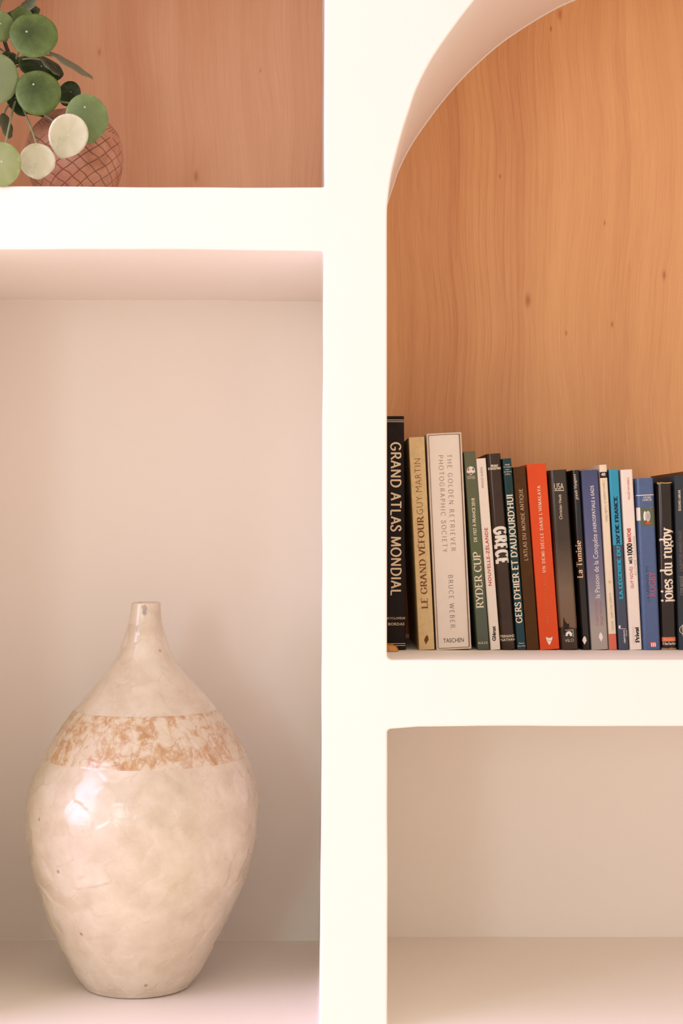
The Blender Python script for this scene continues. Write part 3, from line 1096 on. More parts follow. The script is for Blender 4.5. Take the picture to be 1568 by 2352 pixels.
def pen_text(text, thick=0.13, thin=0.05, serif=0.10, slant=0.0, track=0.0, slab=False):
    """vertices (x, z), faces and natural length of a line of lettering, cap height 1"""
    verts, faces = [], []

    def quad(a, b, c, d):
        n = len(verts)
        verts.extend([a, b, c, d])
        faces.append((n, n + 1, n + 2, n + 3))

    def width(dx, dz):
        th = math.atan2(dz, dx)
        return thin + (thick - thin) * abs(math.sin(th - math.radians(14))) ** 1.2
    x0 = 0.0
    for ch in text:
        acc = None
        if ch in ACC:
            ch, acc = ACC[ch]
        adv, strokes = G_.get(ch, G_[' '])
        for st in strokes:
            if st[0] == 'dot':
                n = len(verts)
                r = thick * 0.62
                verts.append((x0 + st[1], st[2]))
                for k in range(12):
                    verts.append((x0 + st[1] + r * math.cos(k * math.pi / 6), st[2] + r * math.sin(k * math.pi / 6)))
                faces.extend((n, n + 1 + k, n + 1 + (k + 1) % 12) for k in range(12))
                continue
            pts, fl = st
            if fl == '==':
                if serif > 0:
                    continue
                fl = '--'
            n = len(verts)
            m = len(pts)
            closed = m > 3 and abs(pts[0][0] - pts[-1][0]) < 1e-6 and abs(pts[0][1] - pts[-1][1]) < 1e-6
            for i, p in enumerate(pts):
                if closed and i in (0, m - 1):
                    a, b = pts[m - 2], pts[1]
                else:
                    a, b = pts[max(i - 1, 0)], pts[min(i + 1, m - 1)]
                dx, dz = b[0] - a[0], b[1] - a[1]
                L = math.hypot(dx, dz) or 1
                w = width(dx, dz) / 2
                if 't' in fl:
                    w = thin * 0.6
                nx, nz = -dz / L * w, dx / L * w
                verts.append((x0 + p[0] + nx, p[1] + nz))
                verts.append((x0 + p[0] - nx, p[1] - nz))
            for i in range(m - 1):
                faces.append((n + 2 * i, n + 2 * i + 1, n + 2 * i + 3, n + 2 * i + 2))
            for end, p in ((fl[0], pts[0]), (fl[1], pts[-1])):
                X_, Z_ = x0 + p[0], p[1]
                if end == 'o':
                    n2 = len(verts)
                    r = thick * 0.55
                    verts.append((X_, Z_))
                    for k in range(10):
                        verts.append((X_ + r * math.cos(k * math.pi / 5), Z_ + r * math.sin(k * math.pi / 5)))
                    faces.extend((n2, n2 + 1 + k, n2 + 1 + (k + 1) % 10) for k in range(10))
                    continue
                if serif <= 0:
                    continue
                th = thin * (1.9 if slab else 0.9)
                if end in 'ht':
                    inw = th if Z_ < 0.3 else -th
                    if ch in 'gpqy' and Z_ < 0:
                        inw = th
                    quad((X_ - thick / 2 - serif, Z_), (X_ + thick / 2 + serif, Z_), (X_ + thick / 2 + serif, Z_ + inw), (X_ - thick / 2 - serif, Z_ + inw))
                elif end == 's':
                    quad((X_ - thick / 2 - serif, Z_), (X_, Z_), (X_, Z_ - th), (X_ - thick / 2 - serif, Z_ - th))
                elif end in 'du':
                    sg = -1 if end == 'd' else 1
                    tw = thin * (1.6 if slab else 0.9)
                    quad((X_ - tw, Z_ - sg * thin / 2), (X_ + tw * 0.3, Z_ - sg * thin / 2), (X_ + tw * 0.3, Z_ + sg * serif * 2.2), (X_ - tw * 0.6, Z_ + sg * serif * 2.2))
        if acc:
            cx = x0 + adv * 0.5
            top = 1.10 if ch.isupper() else X + 0.12
            w = max(thin, 0.06)
            if acc in ('acute', 'circ'):
                dx = 0.0 if acc == 'acute' else -0.12
                quad((cx - .06 + dx, top), (cx + w - .06 + dx, top), (cx + .14 + w + dx, top + .2), (cx + .12 + dx, top + .2))
            if acc in ('grave', 'circ'):
                dx = 0.0 if acc == 'grave' else 0.12
                quad((cx + .06 + dx, top), (cx - w + .06 + dx, top), (cx - .14 - w + dx, top + .2), (cx - .12 + dx, top + .2))
        x0 += adv + track
    length = x0 - track
    verts = [(x + slant * z, z) for x, z in verts]
    return verts, faces, length


_capcache = {}


def sans_text(text, weight=0.0, shear=0.0, space=1.0):
    """lettering from Blender's built-in face, cap height 1"""
    def grab(t):
        cu = bpy.data.curves.new('t', 'FONT')
        cu.body = t
        cu.offset = weight
        cu.shear = shear
        cu.space_character = space
        cu.resolution_u = 3
        o = bpy.data.objects.new('t', cu)
        COL.objects.link(o)
        bpy.context.view_layer.update()
        me = bpy.data.meshes.new_from_object(o.evaluated_get(bpy.context.evaluated_depsgraph_get()))
        v = [(p.co.x, p.co.y) for p in me.vertices]
        f = [tuple(p.vertices) for p in me.polygons]
        bpy.data.objects.remove(o)
        bpy.data.curves.remove(cu)
        bpy.data.meshes.remove(me)
        return v, f
    if weight not in _capcache:
        v, _ = grab('H')
        _capcache[weight] = (min(p[1] for p in v), max(p[1] for p in v))
    lo, hi = _capcache[weight]
    k = 1 / (hi - lo)
    v, f = grab(text)
    v = [(x * k, (z - lo) * k) for x, z in v]
    xs = [p[0] for p in v]
    x0, x1 = min(xs), max(xs)
    return [(x - x0, z) for x, z in v], f, x1 - x0


# ------------------------------------------------------------------ books
BY = 0.0777 * D                 # depth of the spines behind the wall face
BM = (D + BY) / D * S
BOOK_SHELF_Z = EYE + (VY - 1515.5) * S
GROUP = 'books standing in a row on the arched shelf'


def ink(name, col, rough=0.45):
    return simple('ink_' + name, col, rough, 0.05, 200, 0.2)


SHELF = []


class Book:
    def __init__(self, label, tl, tr, bl, br, mat, bulge=0.0, board=0.0022, depth=None, power=4.0, page_mat=None, name='book', spine_round=0.0012):
        # corner points are given in photo pixels on the plane of the spines
        th = math.atan2(((bl[0] - tl[0]) + (br[0] - tr[0])) / 2, bl[1] - tl[1])
        self.w = ((tr[0] - tl[0]) + (br[0] - bl[0])) / 2 * math.cos(th) * BM - 0.0003
        self.h = ((bl[1] - tl[1]) + (br[1] - tr[1])) / 2 / math.cos(th) * BM
        self.bulge, self.power = bulge, power
        self.dep = depth or min(0.262, self.h * 0.76)
        self.board = board
        P = W(bl[0], bl[1], BY)
        xm = W((bl[0] + br[0]) / 2, bl[1], BY).x
        # origin: middle of the spine's foot; lowest corner rests on the shelf
        self.root = thing(name, label, 'book', group=GROUP)
        c, s = math.cos(th), math.sin(th)
        ux, uz = Vector((c, 0, s)), Vector((-s, 0, c))
        top_m, bot_m = (tl[0] + tr[0]) / 2, (bl[0] + br[0]) / 2
        org = Vector((W(bot_m, bl[1], BY).x, BY, BOOK_SHELF_Z + 0.0003 + abs(s) * self.w / 2))
        self.th = th
        SHELF.append(self)
        M = Matrix((ux, Vector((0, 1, 0)), uz)).transposed().to_4x4()
        M.translation = org
        self.M, self.inv = M, M.inverted()
        self.root.matrix_world = M
        self.sr = spine_round
        self.cover(mat)
        pm = page_mat or simple('paper', srgb(226, 214, 192), 0.8, 0.05, 400)
        t = board
        g = 0.0025 if board > 0.0015 else 0.0
        pg = box_mesh(-self.w / 2 + t, self.w / 2 - t, bulge + 0.003 + t, self.dep - g * 1.5 - 0.0002, g + 0.0002, self.h - g - 0.0002)
        new_obj('pages', pg, pm, self.root)

    def sy(self, x):
        """how far the spine's surface falls back at x"""
        q = min(1.0, abs(2 * x / self.w))
        y = self.bulge * q ** self.power
        e = abs(x) - (self.w / 2 - self.sr)
        if e > 0:
            y += self.sr - math.sqrt(max(self.sr ** 2 - min(e, self.sr) ** 2, 0))
        return y

    def cover(self, mat):
        w, t, d, h = self.w, self.board, self.dep, self.h
        xs = [-w / 2 + w * i / 40 for i in range(41)]
        xs = sorted(set(xs + [s * (w / 2 - self.sr * k / 5) for s in (-1, 1) for k in range(6)]))
        out = [(-w / 2, d)] + [(x, self.sy(x)) for x in xs] + [(w / 2, d)]
        k = max(0.1, (w / 2 - t) / (w / 2))
        inn = [(-w / 2 + t, d)] + [(x * k, self.sy(x) + t) for x in xs] + [(w / 2 - t, d)]
        n = len(out)
        verts = []
        for ring in (out, inn):
            for z in (0, h):
                verts += [(x, y, z) for x, y in ring]
        o0, o1, i0, i1 = 0, n, 2 * n, 3 * n
        faces, sm = [], []
        for i in range(n - 1):
            faces.append((o0 + i, o0 + i + 1, o1 + i + 1, o1 + i)); sm.append(True)
            faces.append((i0 + i + 1, i0 + i, i1 + i, i1 + i + 1)); sm.append(True)
            faces.append((o1 + i, o1 + i + 1, i1 + i + 1, i1 + i)); sm.append(False)
            faces.append((o0 + i + 1, o0 + i, i0 + i, i0 + i + 1)); sm.append(False)
        for e in (0, n - 1):
            faces.append((o0 + e, o1 + e, i1 + e, i0 + e)); sm.append(False)
        me = mesh_from(verts, faces)
        me.polygons.foreach_set('use_smooth', sm)
        me.set_sharp_from_angle(angle=math.radians(35))
        self.cover_obj = new_obj('cover', me, mat, self.root)

    def loc(self, px, py):
        q = self.inv @ W(px, py, BY)
        return q.x, q.z

    def put(self, name, pts, faces, mat, lift=0.00025, label=None):
        lim = self.w / 2 - 0.0002
        me = mesh_from([(max(-lim, min(lim, x)), -(k % 7) * 6e-6 if False else 0.0, z) for k, (x, z) in enumerate(pts)], faces)
        bm = bmesh.new(); bm.from_mesh(me)
        if self.bulge > 0.0001:
            n = 26
            for i in range(1, n):
                x = -self.w / 2 + self.w * i / n
                bmesh.ops.bisect_plane(bm, geom=bm.verts[:] + bm.edges[:] + bm.faces[:], plane_co=(x, 0, 0), plane_no=(1, 0, 0))
        # overlapping strokes lie a few microns apart so that none fights another
        seen, layer = set(), 0
        for f0 in bm.faces:
            if f0 in seen:
                continue
            stack, isl = [f0], []
            seen.add(f0)
            while stack:
                f = stack.pop()
                isl.append(f)
                for e in f.edges:
                    for g in e.link_faces:
                        if g not in seen:
                            seen.add(g); stack.append(g)
            for vv in {vv for f in isl for vv in f.verts}:
                vv.co.y = -(layer % 9) * 1.2e-5
            layer += 1
        for vv in bm.verts:
            vv.co.y += self.sy(vv.co.x) - lift
        # face the viewer
        for f in bm.faces:
            f.normal_update()
            if f.normal.y > 0:
                f.normal_flip()
        bm.to_mesh(me); bm.free()
        o = new_obj(name, me, mat, self.root)
        if label:
            o['label'] = label
        return o

    def text(self, txt, p0, p1, cap, mat, kind='sans', name='lettering', lift=0.00025, **kw):
        """baseline from p0 to p1 (photo px, reading direction), cap height in px"""
        v, f, L = (sans_text if kind == 'sans' else pen_text)(txt, **kw)
        a, b = Vector(self.loc(*p0)), Vector(self.loc(*p1))
        d = b - a
        nrm = Vector((-d.y, d.x)).normalized() * (cap * BM)
        pts = [tuple(a + d * (x / L) + nrm * z) for x, z in v]
        return self.put(name, pts, f, mat, lift)

    def patch(self, x0, x1, z_top, z_bot, mat, name='printed_band', lift=0.00012, label=None, nx=16):
        """colour field across the spine; x0, x1 are fractions of its width, rows are photo px"""
        zc0 = self.loc(0, 0)
        za = self.loc(VX, z_top)[1] if False else None
        cx = self.M.translation.x
        mid_px = VX + cx / BM
        zt = self.loc(mid_px, z_top)[1]
        zb = self.loc(mid_px, z_bot)[1]
        zt, zb = min(zt, self.h), max(zb, 0)
        xa, xb = (x0 - 0.5) * self.w, (x1 - 0.5) * self.w
        pts, fs = [], []
        for i in range(nx + 1):
            x = xa + (xb - xa) * i / nx
            pts += [(x, zb), (x, zt)]
        for i in range(nx):
            fs.append((2 * i, 2 * i + 2, 2 * i + 3, 2 * i + 1))
        return self.put(name, pts, fs, mat, lift, label)

    def poly(self, pts_px, mat, name='emblem', lift=0.0003, label=None):
        pts = [self.loc(*p) for p in pts_px]
        c = (sum(p[0] for p in pts) / len(pts), sum(p[1] for p in pts) / len(pts))
        n = len(pts)
        return self.put(name, pts + [c], [(n, i, (i + 1) % n) for i in range(n)], mat, lift, label)

    def line(self, a, b, wpx, mat, name='rule', lift=0.00028):
        a, b = Vector(self.loc(*a)), Vector(self.loc(*b))
        d = (b - a).normalized()
        n = Vector((-d.y, d.x)) * wpx * BM / 2
        k = 8
        pts, fs = [], []
        for i in range(k + 1):
            p = a + (b - a) * (i / k)
            pts += [tuple(p + n), tuple(p - n)]
        for i in range(k):
            fs.append((2 * i, 2 * i + 1, 2 * i + 3, 2 * i + 2))
        return self.put(name, pts, fs, mat, lift)


def leaf_mark(b, cx, cy, w, h, lean, mat):
    pts = []
    prof = [(0, -.5), (.18, -.4), (.34, -.28), (.30, -.24), (.46, -.1), (.38, -.06), (.5, .06), (.38, .1), (.36, .22), (.24, .24), (.16, .36), (.05, .5)]
    for x, y in prof:
        pts.append((cx + x * w + lean * y, cy + y * h))
    for x, y in reversed(prof[1:]):
        pts.append((cx - x * w + lean * y, cy + y * h))
    b.poly(pts, mat, 'leaf_emblem')


def mat_gradient(name, stops, h, rough=0.4, coat=0.0):
    """print that runs from one colour to another up the spine"""
    m = bpy.data.materials.new(name)
    nt = NT(m)
    tc = nt.n('ShaderNodeTexCoord')
    sep = nt.n('ShaderNodeSeparateXYZ')
    nt.link(tc.outputs['Object'], sep.inputs[0])
    f = nt.math('MULTIPLY', sep.outputs[2], 1.0 / h)
    n = nt.noise(nt.coords(), 90, 4, 0.6)
    f = nt.math('ADD', f, nt.math('MULTIPLY', nt.math('SUBTRACT', n, 0.5), 0.05))
    nt.link(nt.ramp(f, stops), nt.bsdf.inputs['Base Color'])
    nt.bsdf.inputs['Roughness'].default_value = rough
    nt.bsdf.inputs['Specular IOR Level'].default_value = 0.15
    nt.bsdf.inputs['Coat Weight'].default_value = coat * 1.0
    nt.bsdf.inputs['Coat Roughness'].default_value = 0.08
    return m


CREAM = ink('cream', srgb(244, 226, 200))
WHITE = ink('white', srgb(246, 236, 224))
BROWNINK = ink('brown', srgb(120, 66, 26))
GREYINK = ink('grey', srgb(140, 126, 118))
REDINK = ink('red', srgb(196, 50, 48))
BLACKINK = ink('black', srgb(28, 22, 20))
GOLD = ink('pale_gold', srgb(232, 208, 172), 0.35)

glossy_black = simple('glossy_black_jacket', srgb(36, 26, 20), 0.22, 0.25, 40, 0.1, 0.35)
black_cloth = simple('black_leatherette', srgb(34, 24, 20), 0.5, 0.2, 120, 0.12, 0.0, 0.3)

# 1 atlas
b = Book('tallest black book with large gold capitals, half hidden by the white pillar', (875.5, 956), (928, 956), (879.5, 1493), (932.5, 1493), black_cloth, 0.0035, 0.003, 0.262)
b.text('GRAND ATLAS MONDIAL', (897.3, 1015.5), (898.0, 1368.6), 22.5, GOLD, 'pen', 'title', thick=0.165, thin=0.125, serif=0.0, track=0.04)
for y in (964.6, 968.6, 1478.3, 1482.6):
    b.line((877, y), (931, y), 1.3, GOLD)
b.text('ENCYCLOPÉDIE', (882.5, 1422.5), (930.5, 1422.2), 4.6, GOLD, 'sans', 'series_name')
b.text('BORDAS', (891.5, 1436.6), (928.5, 1436.3), 6.2, GOLD, 'sans', 'publisher_name', weight=0.01, space=1.1)

# 2 gold cookbook
gold_mat = simple('brushed_gold_paper', srgb(222, 190, 134), 0.4, 0.10, 120, 0.5, 0.0, 0.25, 0.12)
b = Book('slim gold spined book leaning between the tall black book and the boxed white book', (938, 1004.5), (974.5, 1004), (961.5, 1493), (998.5, 1492), gold_mat, 0, 0.0018, 0.235)
b.text('LE GRAND VÉFOUR', (982.2, 1398), (971.6, 1186), 14, BROWNINK, 'pen', 'title', thick=0.17, thin=0.045, serif=0.09, track=0.03)
b.text('GUY MARTIN', (971.3, 1181), (964.6, 1053), 14, BROWNINK, 'sans', 'author_name', weight=-0.022, space=1.1)
leaf_mark(b, 979, 1469, 10.5, 21, -3, BROWNINK)

# 3 boxed white book
case_mat = simple('slipcase_board', srgb(226, 204, 184), 0.6, 0.08, 60)
spine_white = simple('white_cloth_spine', srgb(244, 228, 212), 0.55, 0.02, 60)


def boxed_book():
    lab = 'thick white book inside an open slipcase, widest spine on the arched shelf'
    tl, tr, bl, br = (978, 996), (1058.5, 993.5), (1001, 1493), (1082.5, 1492)
    b = Book(lab, (983.4, 1000.3), (1054.8, 999.6), (1006.2, 1488.4), (1077.6, 1487.6), spine_white, 0.0012, 0.002, 0.240, power=2.0, name='boxed_book')
    # raise the volume onto the slipcase's floor
    up = 0.0026
    b.root.matrix_world = Matrix.Translation((0.0, 0.0, up)) @ b.root.matrix_world
    b.M = Matrix.Translation((0, 0, up)) @ b.M
    b.inv = b.M.inverted()
    t, g = 0.0022, 0.0006
    w2, h2 = b.w / 2 + g + t, b.h + g
    f0, d = -0.0012, b.dep + 0.004
    outer = [(-w2, -t - g), (w2, -t - g), (w2, h2 + t), (-w2, h2 + t)]
    inner = [(-w2 + t, -g), (w2 - t, -g), (w2 - t, h2), (-w2 + t, h2)]
    v, f = [], []
    for ring in (outer, inner):
        for y in (f0, d):
            v += [(x, y, z) for x, z in ring]
    for i in range(4):
        j = (i + 1) % 4
        f += [(i, 4 + i, 4 + j, j), (8 + j, 12 + j, 12 + i, 8 + i), (i, j, 8 + j, 8 + i)]
    f.append((4, 5, 6, 7))
    me = mesh_from(v, f)
    bm = bmesh.new(); bm.from_mesh(me)
    bmesh.ops.recalc_face_normals(bm, faces=bm.faces)
    bmesh.ops.bevel(bm, geom=[e for e in bm.edges if e.calc_length() > 0.02], offset=0.0006, segments=2, affect='EDGES')
    bm.to_mesh(me); bm.free()
    o = new_obj('slipcase', me, case_mat, b.root)
    o['label'] = 'pale card slipcase with worn edges'
    dark = ink('soft_brown', srgb(150, 118, 104))
    b.text('THE GOLDEN RETRIEVER', (1026.2, 1043), (1035.8, 1266.5), 10.4, dark, 'pen', 'title', thick=0.085, thin=0.055, serif=0.0, track=0.22)
    b.text('PHOTOGRAPHIC SOCIETY', (1006.4, 1045), (1016.6, 1269), 10.4, dark, 'pen', 'title', thick=0.085, thin=0.055, serif=0.0, track=0.22)
    b.text('BRUCE WEBER', (1029, 1320), (1034.4, 1443), 10.4, ink('taupe', srgb(128, 104, 92)), 'pen', 'author_name', thick=0.085, thin=0.055, serif=0.0, track=0.22)
    b.text('TASCHEN', (1018, 1476.2), (1064.8, 1474.2), 9.4, ink('bark', srgb(92, 68, 56)), 'sans', 'publisher_name', weight=0.0)


boxed_book()

# 4 green
b = Book('green softcover book with white serif capitals beside the boxed white book', (1064.5, 1038), (1091, 1037), (1096.5, 1493), (1124, 1492.5),
         mat_gradient('green_cover', [(0.0, srgb(88, 92, 82)), (0.08, srgb(96, 102, 90)), (0.3, srgb(94, 104, 84)), (0.5, srgb(100, 110, 78)), (1.0, srgb(106, 106, 82))], 0.275, 0.5), 0, 0.0008)
b.text('RYDER CUP', (1110.2, 1396.5), (1102.2, 1267), 16.2, CREAM, 'pen', 'title', thick=0.165, thin=0.065, serif=0.08, track=0.0)
b.text('DE 1927 À FRANCE 2018', (1095.4, 1244.5), (1089.4, 1144), 7.4, CREAM, 'sans', 'subtitle', weight=0.02)
b.text('OFFICIAL', (1073, 1096.4), (1090.5, 1095.6), 3.0, CREAM, 'sans', 'partner_line')
b.text('PARTNER', (1073.4, 1100.4), (1090.8, 1099.6), 3.0, CREAM, 'sans', 'partner_line')
b.text('ROLEX', (1097.8, 1479.4), (1119.5, 1478.4), 4.6, CREAM, 'pen', 'sponsor_name', thick=0.14, thin=0.08, serif=0.08, track=0.14)
shield = [(1081 + 9 * math.cos(a), 1080 + 8.6 * math.sin(a)) for a in [math.radians(-180 + 15 * k) for k in range(13)]] + [(1090, 1084.5), (1085, 1088), (1081, 1091.5), (1077, 1088), (1072, 1084.5)]
b.poly(shield, WHITE, 'crest', 0.0002, 'round white crest')
b.poly([(1073.6, 1080), (1074.5, 1076), (1077.2, 1073.8), (1077.2, 1081)], ink('green', srgb(92, 104, 80)), 'crest_field', 0.0003)
b.poly([(1084.6, 1073.8), (1087.6, 1076), (1088.4, 1080), (1084.6, 1081)], ink('green', srgb(92, 104, 80)), 'crest_field', 0.0003)
b.poly([(1073.4, 1077.6), (1077, 1077.6), (1077.2, 1081.6), (1073.6, 1081.6)], ink('coral', srgb(226, 92, 84)), 'crest_field', 0.00035)
b.poly([(1079.6, 1075), (1082.6, 1075), (1082, 1078.6), (1081.6, 1081), (1080.4, 1081), (1080, 1078.6)], GOLD, 'crest_cup', 0.00035)
b.poly([(1076, 1086.2), (1086, 1086.0), (1081, 1089.4)], ink('green', srgb(92, 104, 80)), 'crest_field', 0.0003)
b.line((1071.4, 1084.2), (1090.6, 1083.6), 3.2, WHITE, 'crest_ribbon', 0.0004)

# 5 white, red title
b = Book('slim white book with a red spaced title between the green and dark brown books', (1092.5, 1054.5), (1115.5, 1052.5), (1125.5, 1493), (1150, 1492.5),
         simple('white_gloss_cover', srgb(246, 230, 214), 0.3, 0.02, 60, 0.5, 0.3), 0.0015, 0.0016, power=6)
b.text('NOUVELLE-ZÉLANDE', (1129, 1345), (1119.4, 1212), 7.3, REDINK, 'sans', 'title', weight=0.012, space=1.1)
b.text('ARNAUD GUÉRIN', (1110.8, 1121), (1107.6, 1073.3), 4.8, GREYINK, 'sans', 'author_name', space=1.2)
b.text('Glénat', (1138.6, 1472), (1137.4, 1438), 8.2, BLACKINK, 'sans', 'publisher_name', weight=0.03)

# 6 dark brown, huge white letters
b = Book('dark brown glossy book with huge blocky white letters reading downwards', (1116.5, 1043.5), (1150, 1042), (1151, 1493.3), (1186, 1492),
         simple('dark_brown_jacket', srgb(58, 36, 20), 0.3, 0.3, 30, 0.04, 0.7), 0.0045, 0.0026)
BLK = dict(thick=0.33, thin=0.23, serif=0.0, track=0.09)
b.text('GRECE', (1134.6, 1211.5), (1142.0, 1296.8), 27.0, WHITE, 'pen', 'title', **BLK)
b.text('BRUNO', (1126.8, 1072.6), (1143.2, 1071.6), 4.8, CREAM, 'pen', 'author_name', thick=0.26, thin=0.17, serif=0.0, track=0.06)
b.text("D'AGOSTINO", (1121.2, 1079.4), (1150.2, 1077.6), 5.0, CREAM, 'pen', 'author_name', thick=0.26, thin=0.17, serif=0.0, track=0.06)
b.text('FERNAND', (1149.6, 1465.0), (1182.4, 1463.0), 6.0, CREAM, 'sans', 'publisher_name', weight=0.012)
b.text('NATHAN', (1150.4, 1473.2), (1183.2, 1471.2), 6.0, CREAM, 'sans', 'publisher_name', weight=0.012, space=1.1)

# 7 teal
teal = mat_gradient('teal_cover', [(0, srgb(34, 66, 76)), (0.5, srgb(26, 60, 62)), (0.8, srgb(28, 58, 58)), (1, srgb(30, 66, 70))], 0.27, 0.35, 0.2)
b = Book('narrow dark teal book with large white capitals running its whole length', (1153, 1054.5), (1174, 1053), (1188, 1493.3), (1208.3, 1492.5), teal, 0.001, 0.0014, power=6)
b.text("GERS D'HIER ET D'AUJOURD'HUI", (1198.8, 1430.5), (1176.4, 1135), 13.6, CREAM, 'pen', 'title', thick=0.19, thin=0.115, serif=0.04, track=0.02)
b.text('Noël', (1159.6, 1069.2), (1169.4, 1068.6), 3.4, CREAM, 'sans', 'author_name', weight=0.02)
b.text('Lanneplan', (1156.2, 1074.0), (1173.4, 1073.2), 3.0, CREAM, 'sans', 'author_name')
b.line((1160.2, 1078.6), (1168.8, 1078.0), 0.9, CREAM)
b.text('Jean-Bernard', (1156.4, 1085.2), (1174.2, 1084.0), 3.0, CREAM, 'sans', 'author_name')
b.text('Laffite', (1160.0, 1090.8), (1171.2, 1090.2), 3.2, CREAM, 'sans', 'author_name')
b.text('Éditions', (1191.4, 1479.0), (1203.4, 1478.4), 3.0, CREAM, 'sans', 'publisher_name')
b.text('Deux Mers', (1188.6, 1485.6), (1206.8, 1484.6), 3.4, CREAM, 'sans', 'publisher_name')

# 8 brown
b = Book('plain chocolate brown book with thin cream capitals, left of the orange-red book', (1177.5, 1075), (1206, 1072), (1209.3, 1493.5), (1237.8, 1492.5),
         simple('chocolate_cover', srgb(84, 52, 22), 0.6, 0.14, 80, 0.15), 0, 0.0012)
b.text("L'ATLAS DU MONDE ANTIQUE", (1212, 1287.5), (1199.2, 1122), 8.0, ink('sand', srgb(224, 196, 160)), 'pen', 'title', thick=0.11, thin=0.06, serif=0.05, track=0.04)

# 9 orange-red
b = Book('bright orange-red book with a small white wolf head near its foot', (1208.6, 1068.5), (1253.6, 1066), (1240, 1493.8), (1285, 1492.6),
         simple('orange_red_cover', srgb(228, 82, 36), 0.55, 0.03, 50, 0.2), 0, 0.0014)
b.text("UN DEMI-SIÈCLE DANS L'HIMALAYA", (1252.8, 1315), (1240.0, 1115.4), 6.8, CREAM, 'pen', 'title', thick=0.17, thin=0.075, serif=0.07, track=0.17)
b.text("MATTHIEU RICARD", (1261.0, 1431), (1253.6, 1323), 6.8, ink('faint_orange', srgb(222, 116, 66)), 'pen', 'author_name', thick=0.14, thin=0.07, serif=0.06, track=0.2)
wolf = [(1253.4, 1462.6), (1257.6, 1465.0), (1264, 1465.0), (1268.2, 1462.0), (1267.6, 1468.6), (1265.4, 1473.4), (1263.6, 1478.0), (1263.0, 1480.4), (1259.6, 1480.6), (1258.6, 1478.0), (1256.2, 1473.6), (1254.2, 1468.8)]
b.poly(wolf, WHITE, 'wolf_head_emblem')
for ex in (1258.3, 1263.4):
    b.line((ex - 1.5, 1471.0), (ex + 1.5, 1470.8), 1.1, ink('ember', srgb(190, 74, 36)), 'emblem_eye', 0.0005)

# 10 dark brown photo jacket
usa = mat_gradient('canyon_photo_jacket', [(0, srgb(60, 40, 24)), (0.115, srgb(56, 38, 24)), (0.125, srgb(122, 92, 66)), (0.33, srgb(120, 96, 76)), (0.45, srgb(96, 76, 56)), (0.6, srgb(62, 46, 32)), (1, srgb(50, 37, 26))], 0.255, 0.2, 0.6)
b = Book('brown and black photo-jacketed book with a white underlined heading and a flower emblem', (1258.5, 1081), (1303.0, 1080.6), (1288, 1493.6), (1330, 1492.6), usa, 0.0055, 0.0028, power=5)
b.text('USA', (1272.6, 1124.4), (1294.2, 1123.4), 14.0, CREAM, 'sans', 'title', weight=-0.004)
b.line((1272.8, 1127.0), (1294.8, 1126.2), 1.4, CREAM)
b.text('Christian Heeb', (1291.0, 1192.5), (1288.0, 1135.6), 6.6, CREAM, 'sans', 'author_name', weight=-0.004)
# dark rock in the printed photograph
b.poly([(1293.5, 1416), (1297.5, 1428), (1299.5, 1429), (1301, 1432.5), (1305.5, 1432), (1307, 1436), (1305.8, 1446), (1309, 1457), (1292, 1457)], ink('rock', srgb(46, 30, 18), 0.25), 'printed_rock', 0.0002)
for k in range(7):
    a = math.radians(-90 + (k - 3) * 36)
    cx, cy, r = 1306.0, 1457.2, 8.6
    ux, uy = math.cos(a), math.sin(a)
    b.poly([(cx + ux * 1 - uy * 1.0, cy + uy * 1 + ux * 1.0), (cx + ux * r * .6 - uy * 2.9, cy + uy * r * .6 + ux * 2.9), (cx + ux * r, cy + uy * r), (cx + ux * r * .6 + uy * 2.9, cy + uy * r * .6 - ux * 2.9)],
           WHITE, 'flower_emblem', 0.0003 + 0.00003 * k)
for p, q in (((1297.0, 1447.6), (1315.6, 1446.6)), ((1315.4, 1446.6), (1316.4, 1463.6))):
    b.line(p, q, 0.9, CREAM, 'emblem_frame')
b.text('VILO', (1297.6, 1475.0), (1317.2, 1473.4), 6.8, CREAM, 'sans', 'publisher_name', weight=-0.015)

# 11 black, orange title
b = Book('black glossy book with an orange serif title and pale leaf mark', (1311, 1081), (1332, 1080), (1336.5, 1493.6), (1357, 1492.6), simple('black_gloss_jacket', srgb(24, 16, 11), 0.2, 0.3, 40, 0.03, 0.8), 0.0050, 0.0022, power=3.2)
b.text('La Tunisie', (1338.0, 1327.5), (1333.0, 1241.5), 11.4, ink('apricot', srgb(246, 196, 150)), 'pen', 'title', thick=0.17, thin=0.07, serif=0.07, track=0.04)
b.text('grands Voyageurs', (1326.8, 1147.5), (1321.4, 1089.5), 6.0, CREAM, 'pen', 'series_name', thick=0.10, thin=0.06, serif=0.03, slant=0.24)
leaf_mark(b, 1342, 1470.5, 10, 19, 0, CREAM)

# 12 lilac blue
lil = mat_gradient('lilac_fade_cover', [(0.0, srgb(176, 164, 152)), (0.12, srgb(174, 162, 152)), (0.26, srgb(150, 142, 148)), (0.42, srgb(122, 116, 138)), (0.65, srgb(98, 100, 134)), (0.85, srgb(88, 92, 128)), (1, srgb(80, 84, 116))], 0.252, 0.4)
b = Book('blue book fading to grey at its foot, with white title and white leaf mark', (1334, 1082), (1373, 1080.6), (1358.6, 1494), (1397, 1493), lil, 0.0014, 0.0016, power=6)
b.text('la Passion de la Conquête', (1377.4, 1373), (1370.6, 1226.5), 11.0, WHITE, 'sans', 'title', weight=-0.004)
b.text("d'AEROSPATIALE à EADS", (1369.8, 1222.5), (1362.6, 1115), 7.6, WHITE, 'sans', 'title', weight=0.004)
pink = ink('dull_pink', srgb(196, 122, 122))
b.text('Louis Gayral', (1373.4, 1436.5), (1370.4, 1379), 5.4, pink, 'pen', 'author_name', thick=0.10, thin=0.07, serif=0.03, slant=0.2)
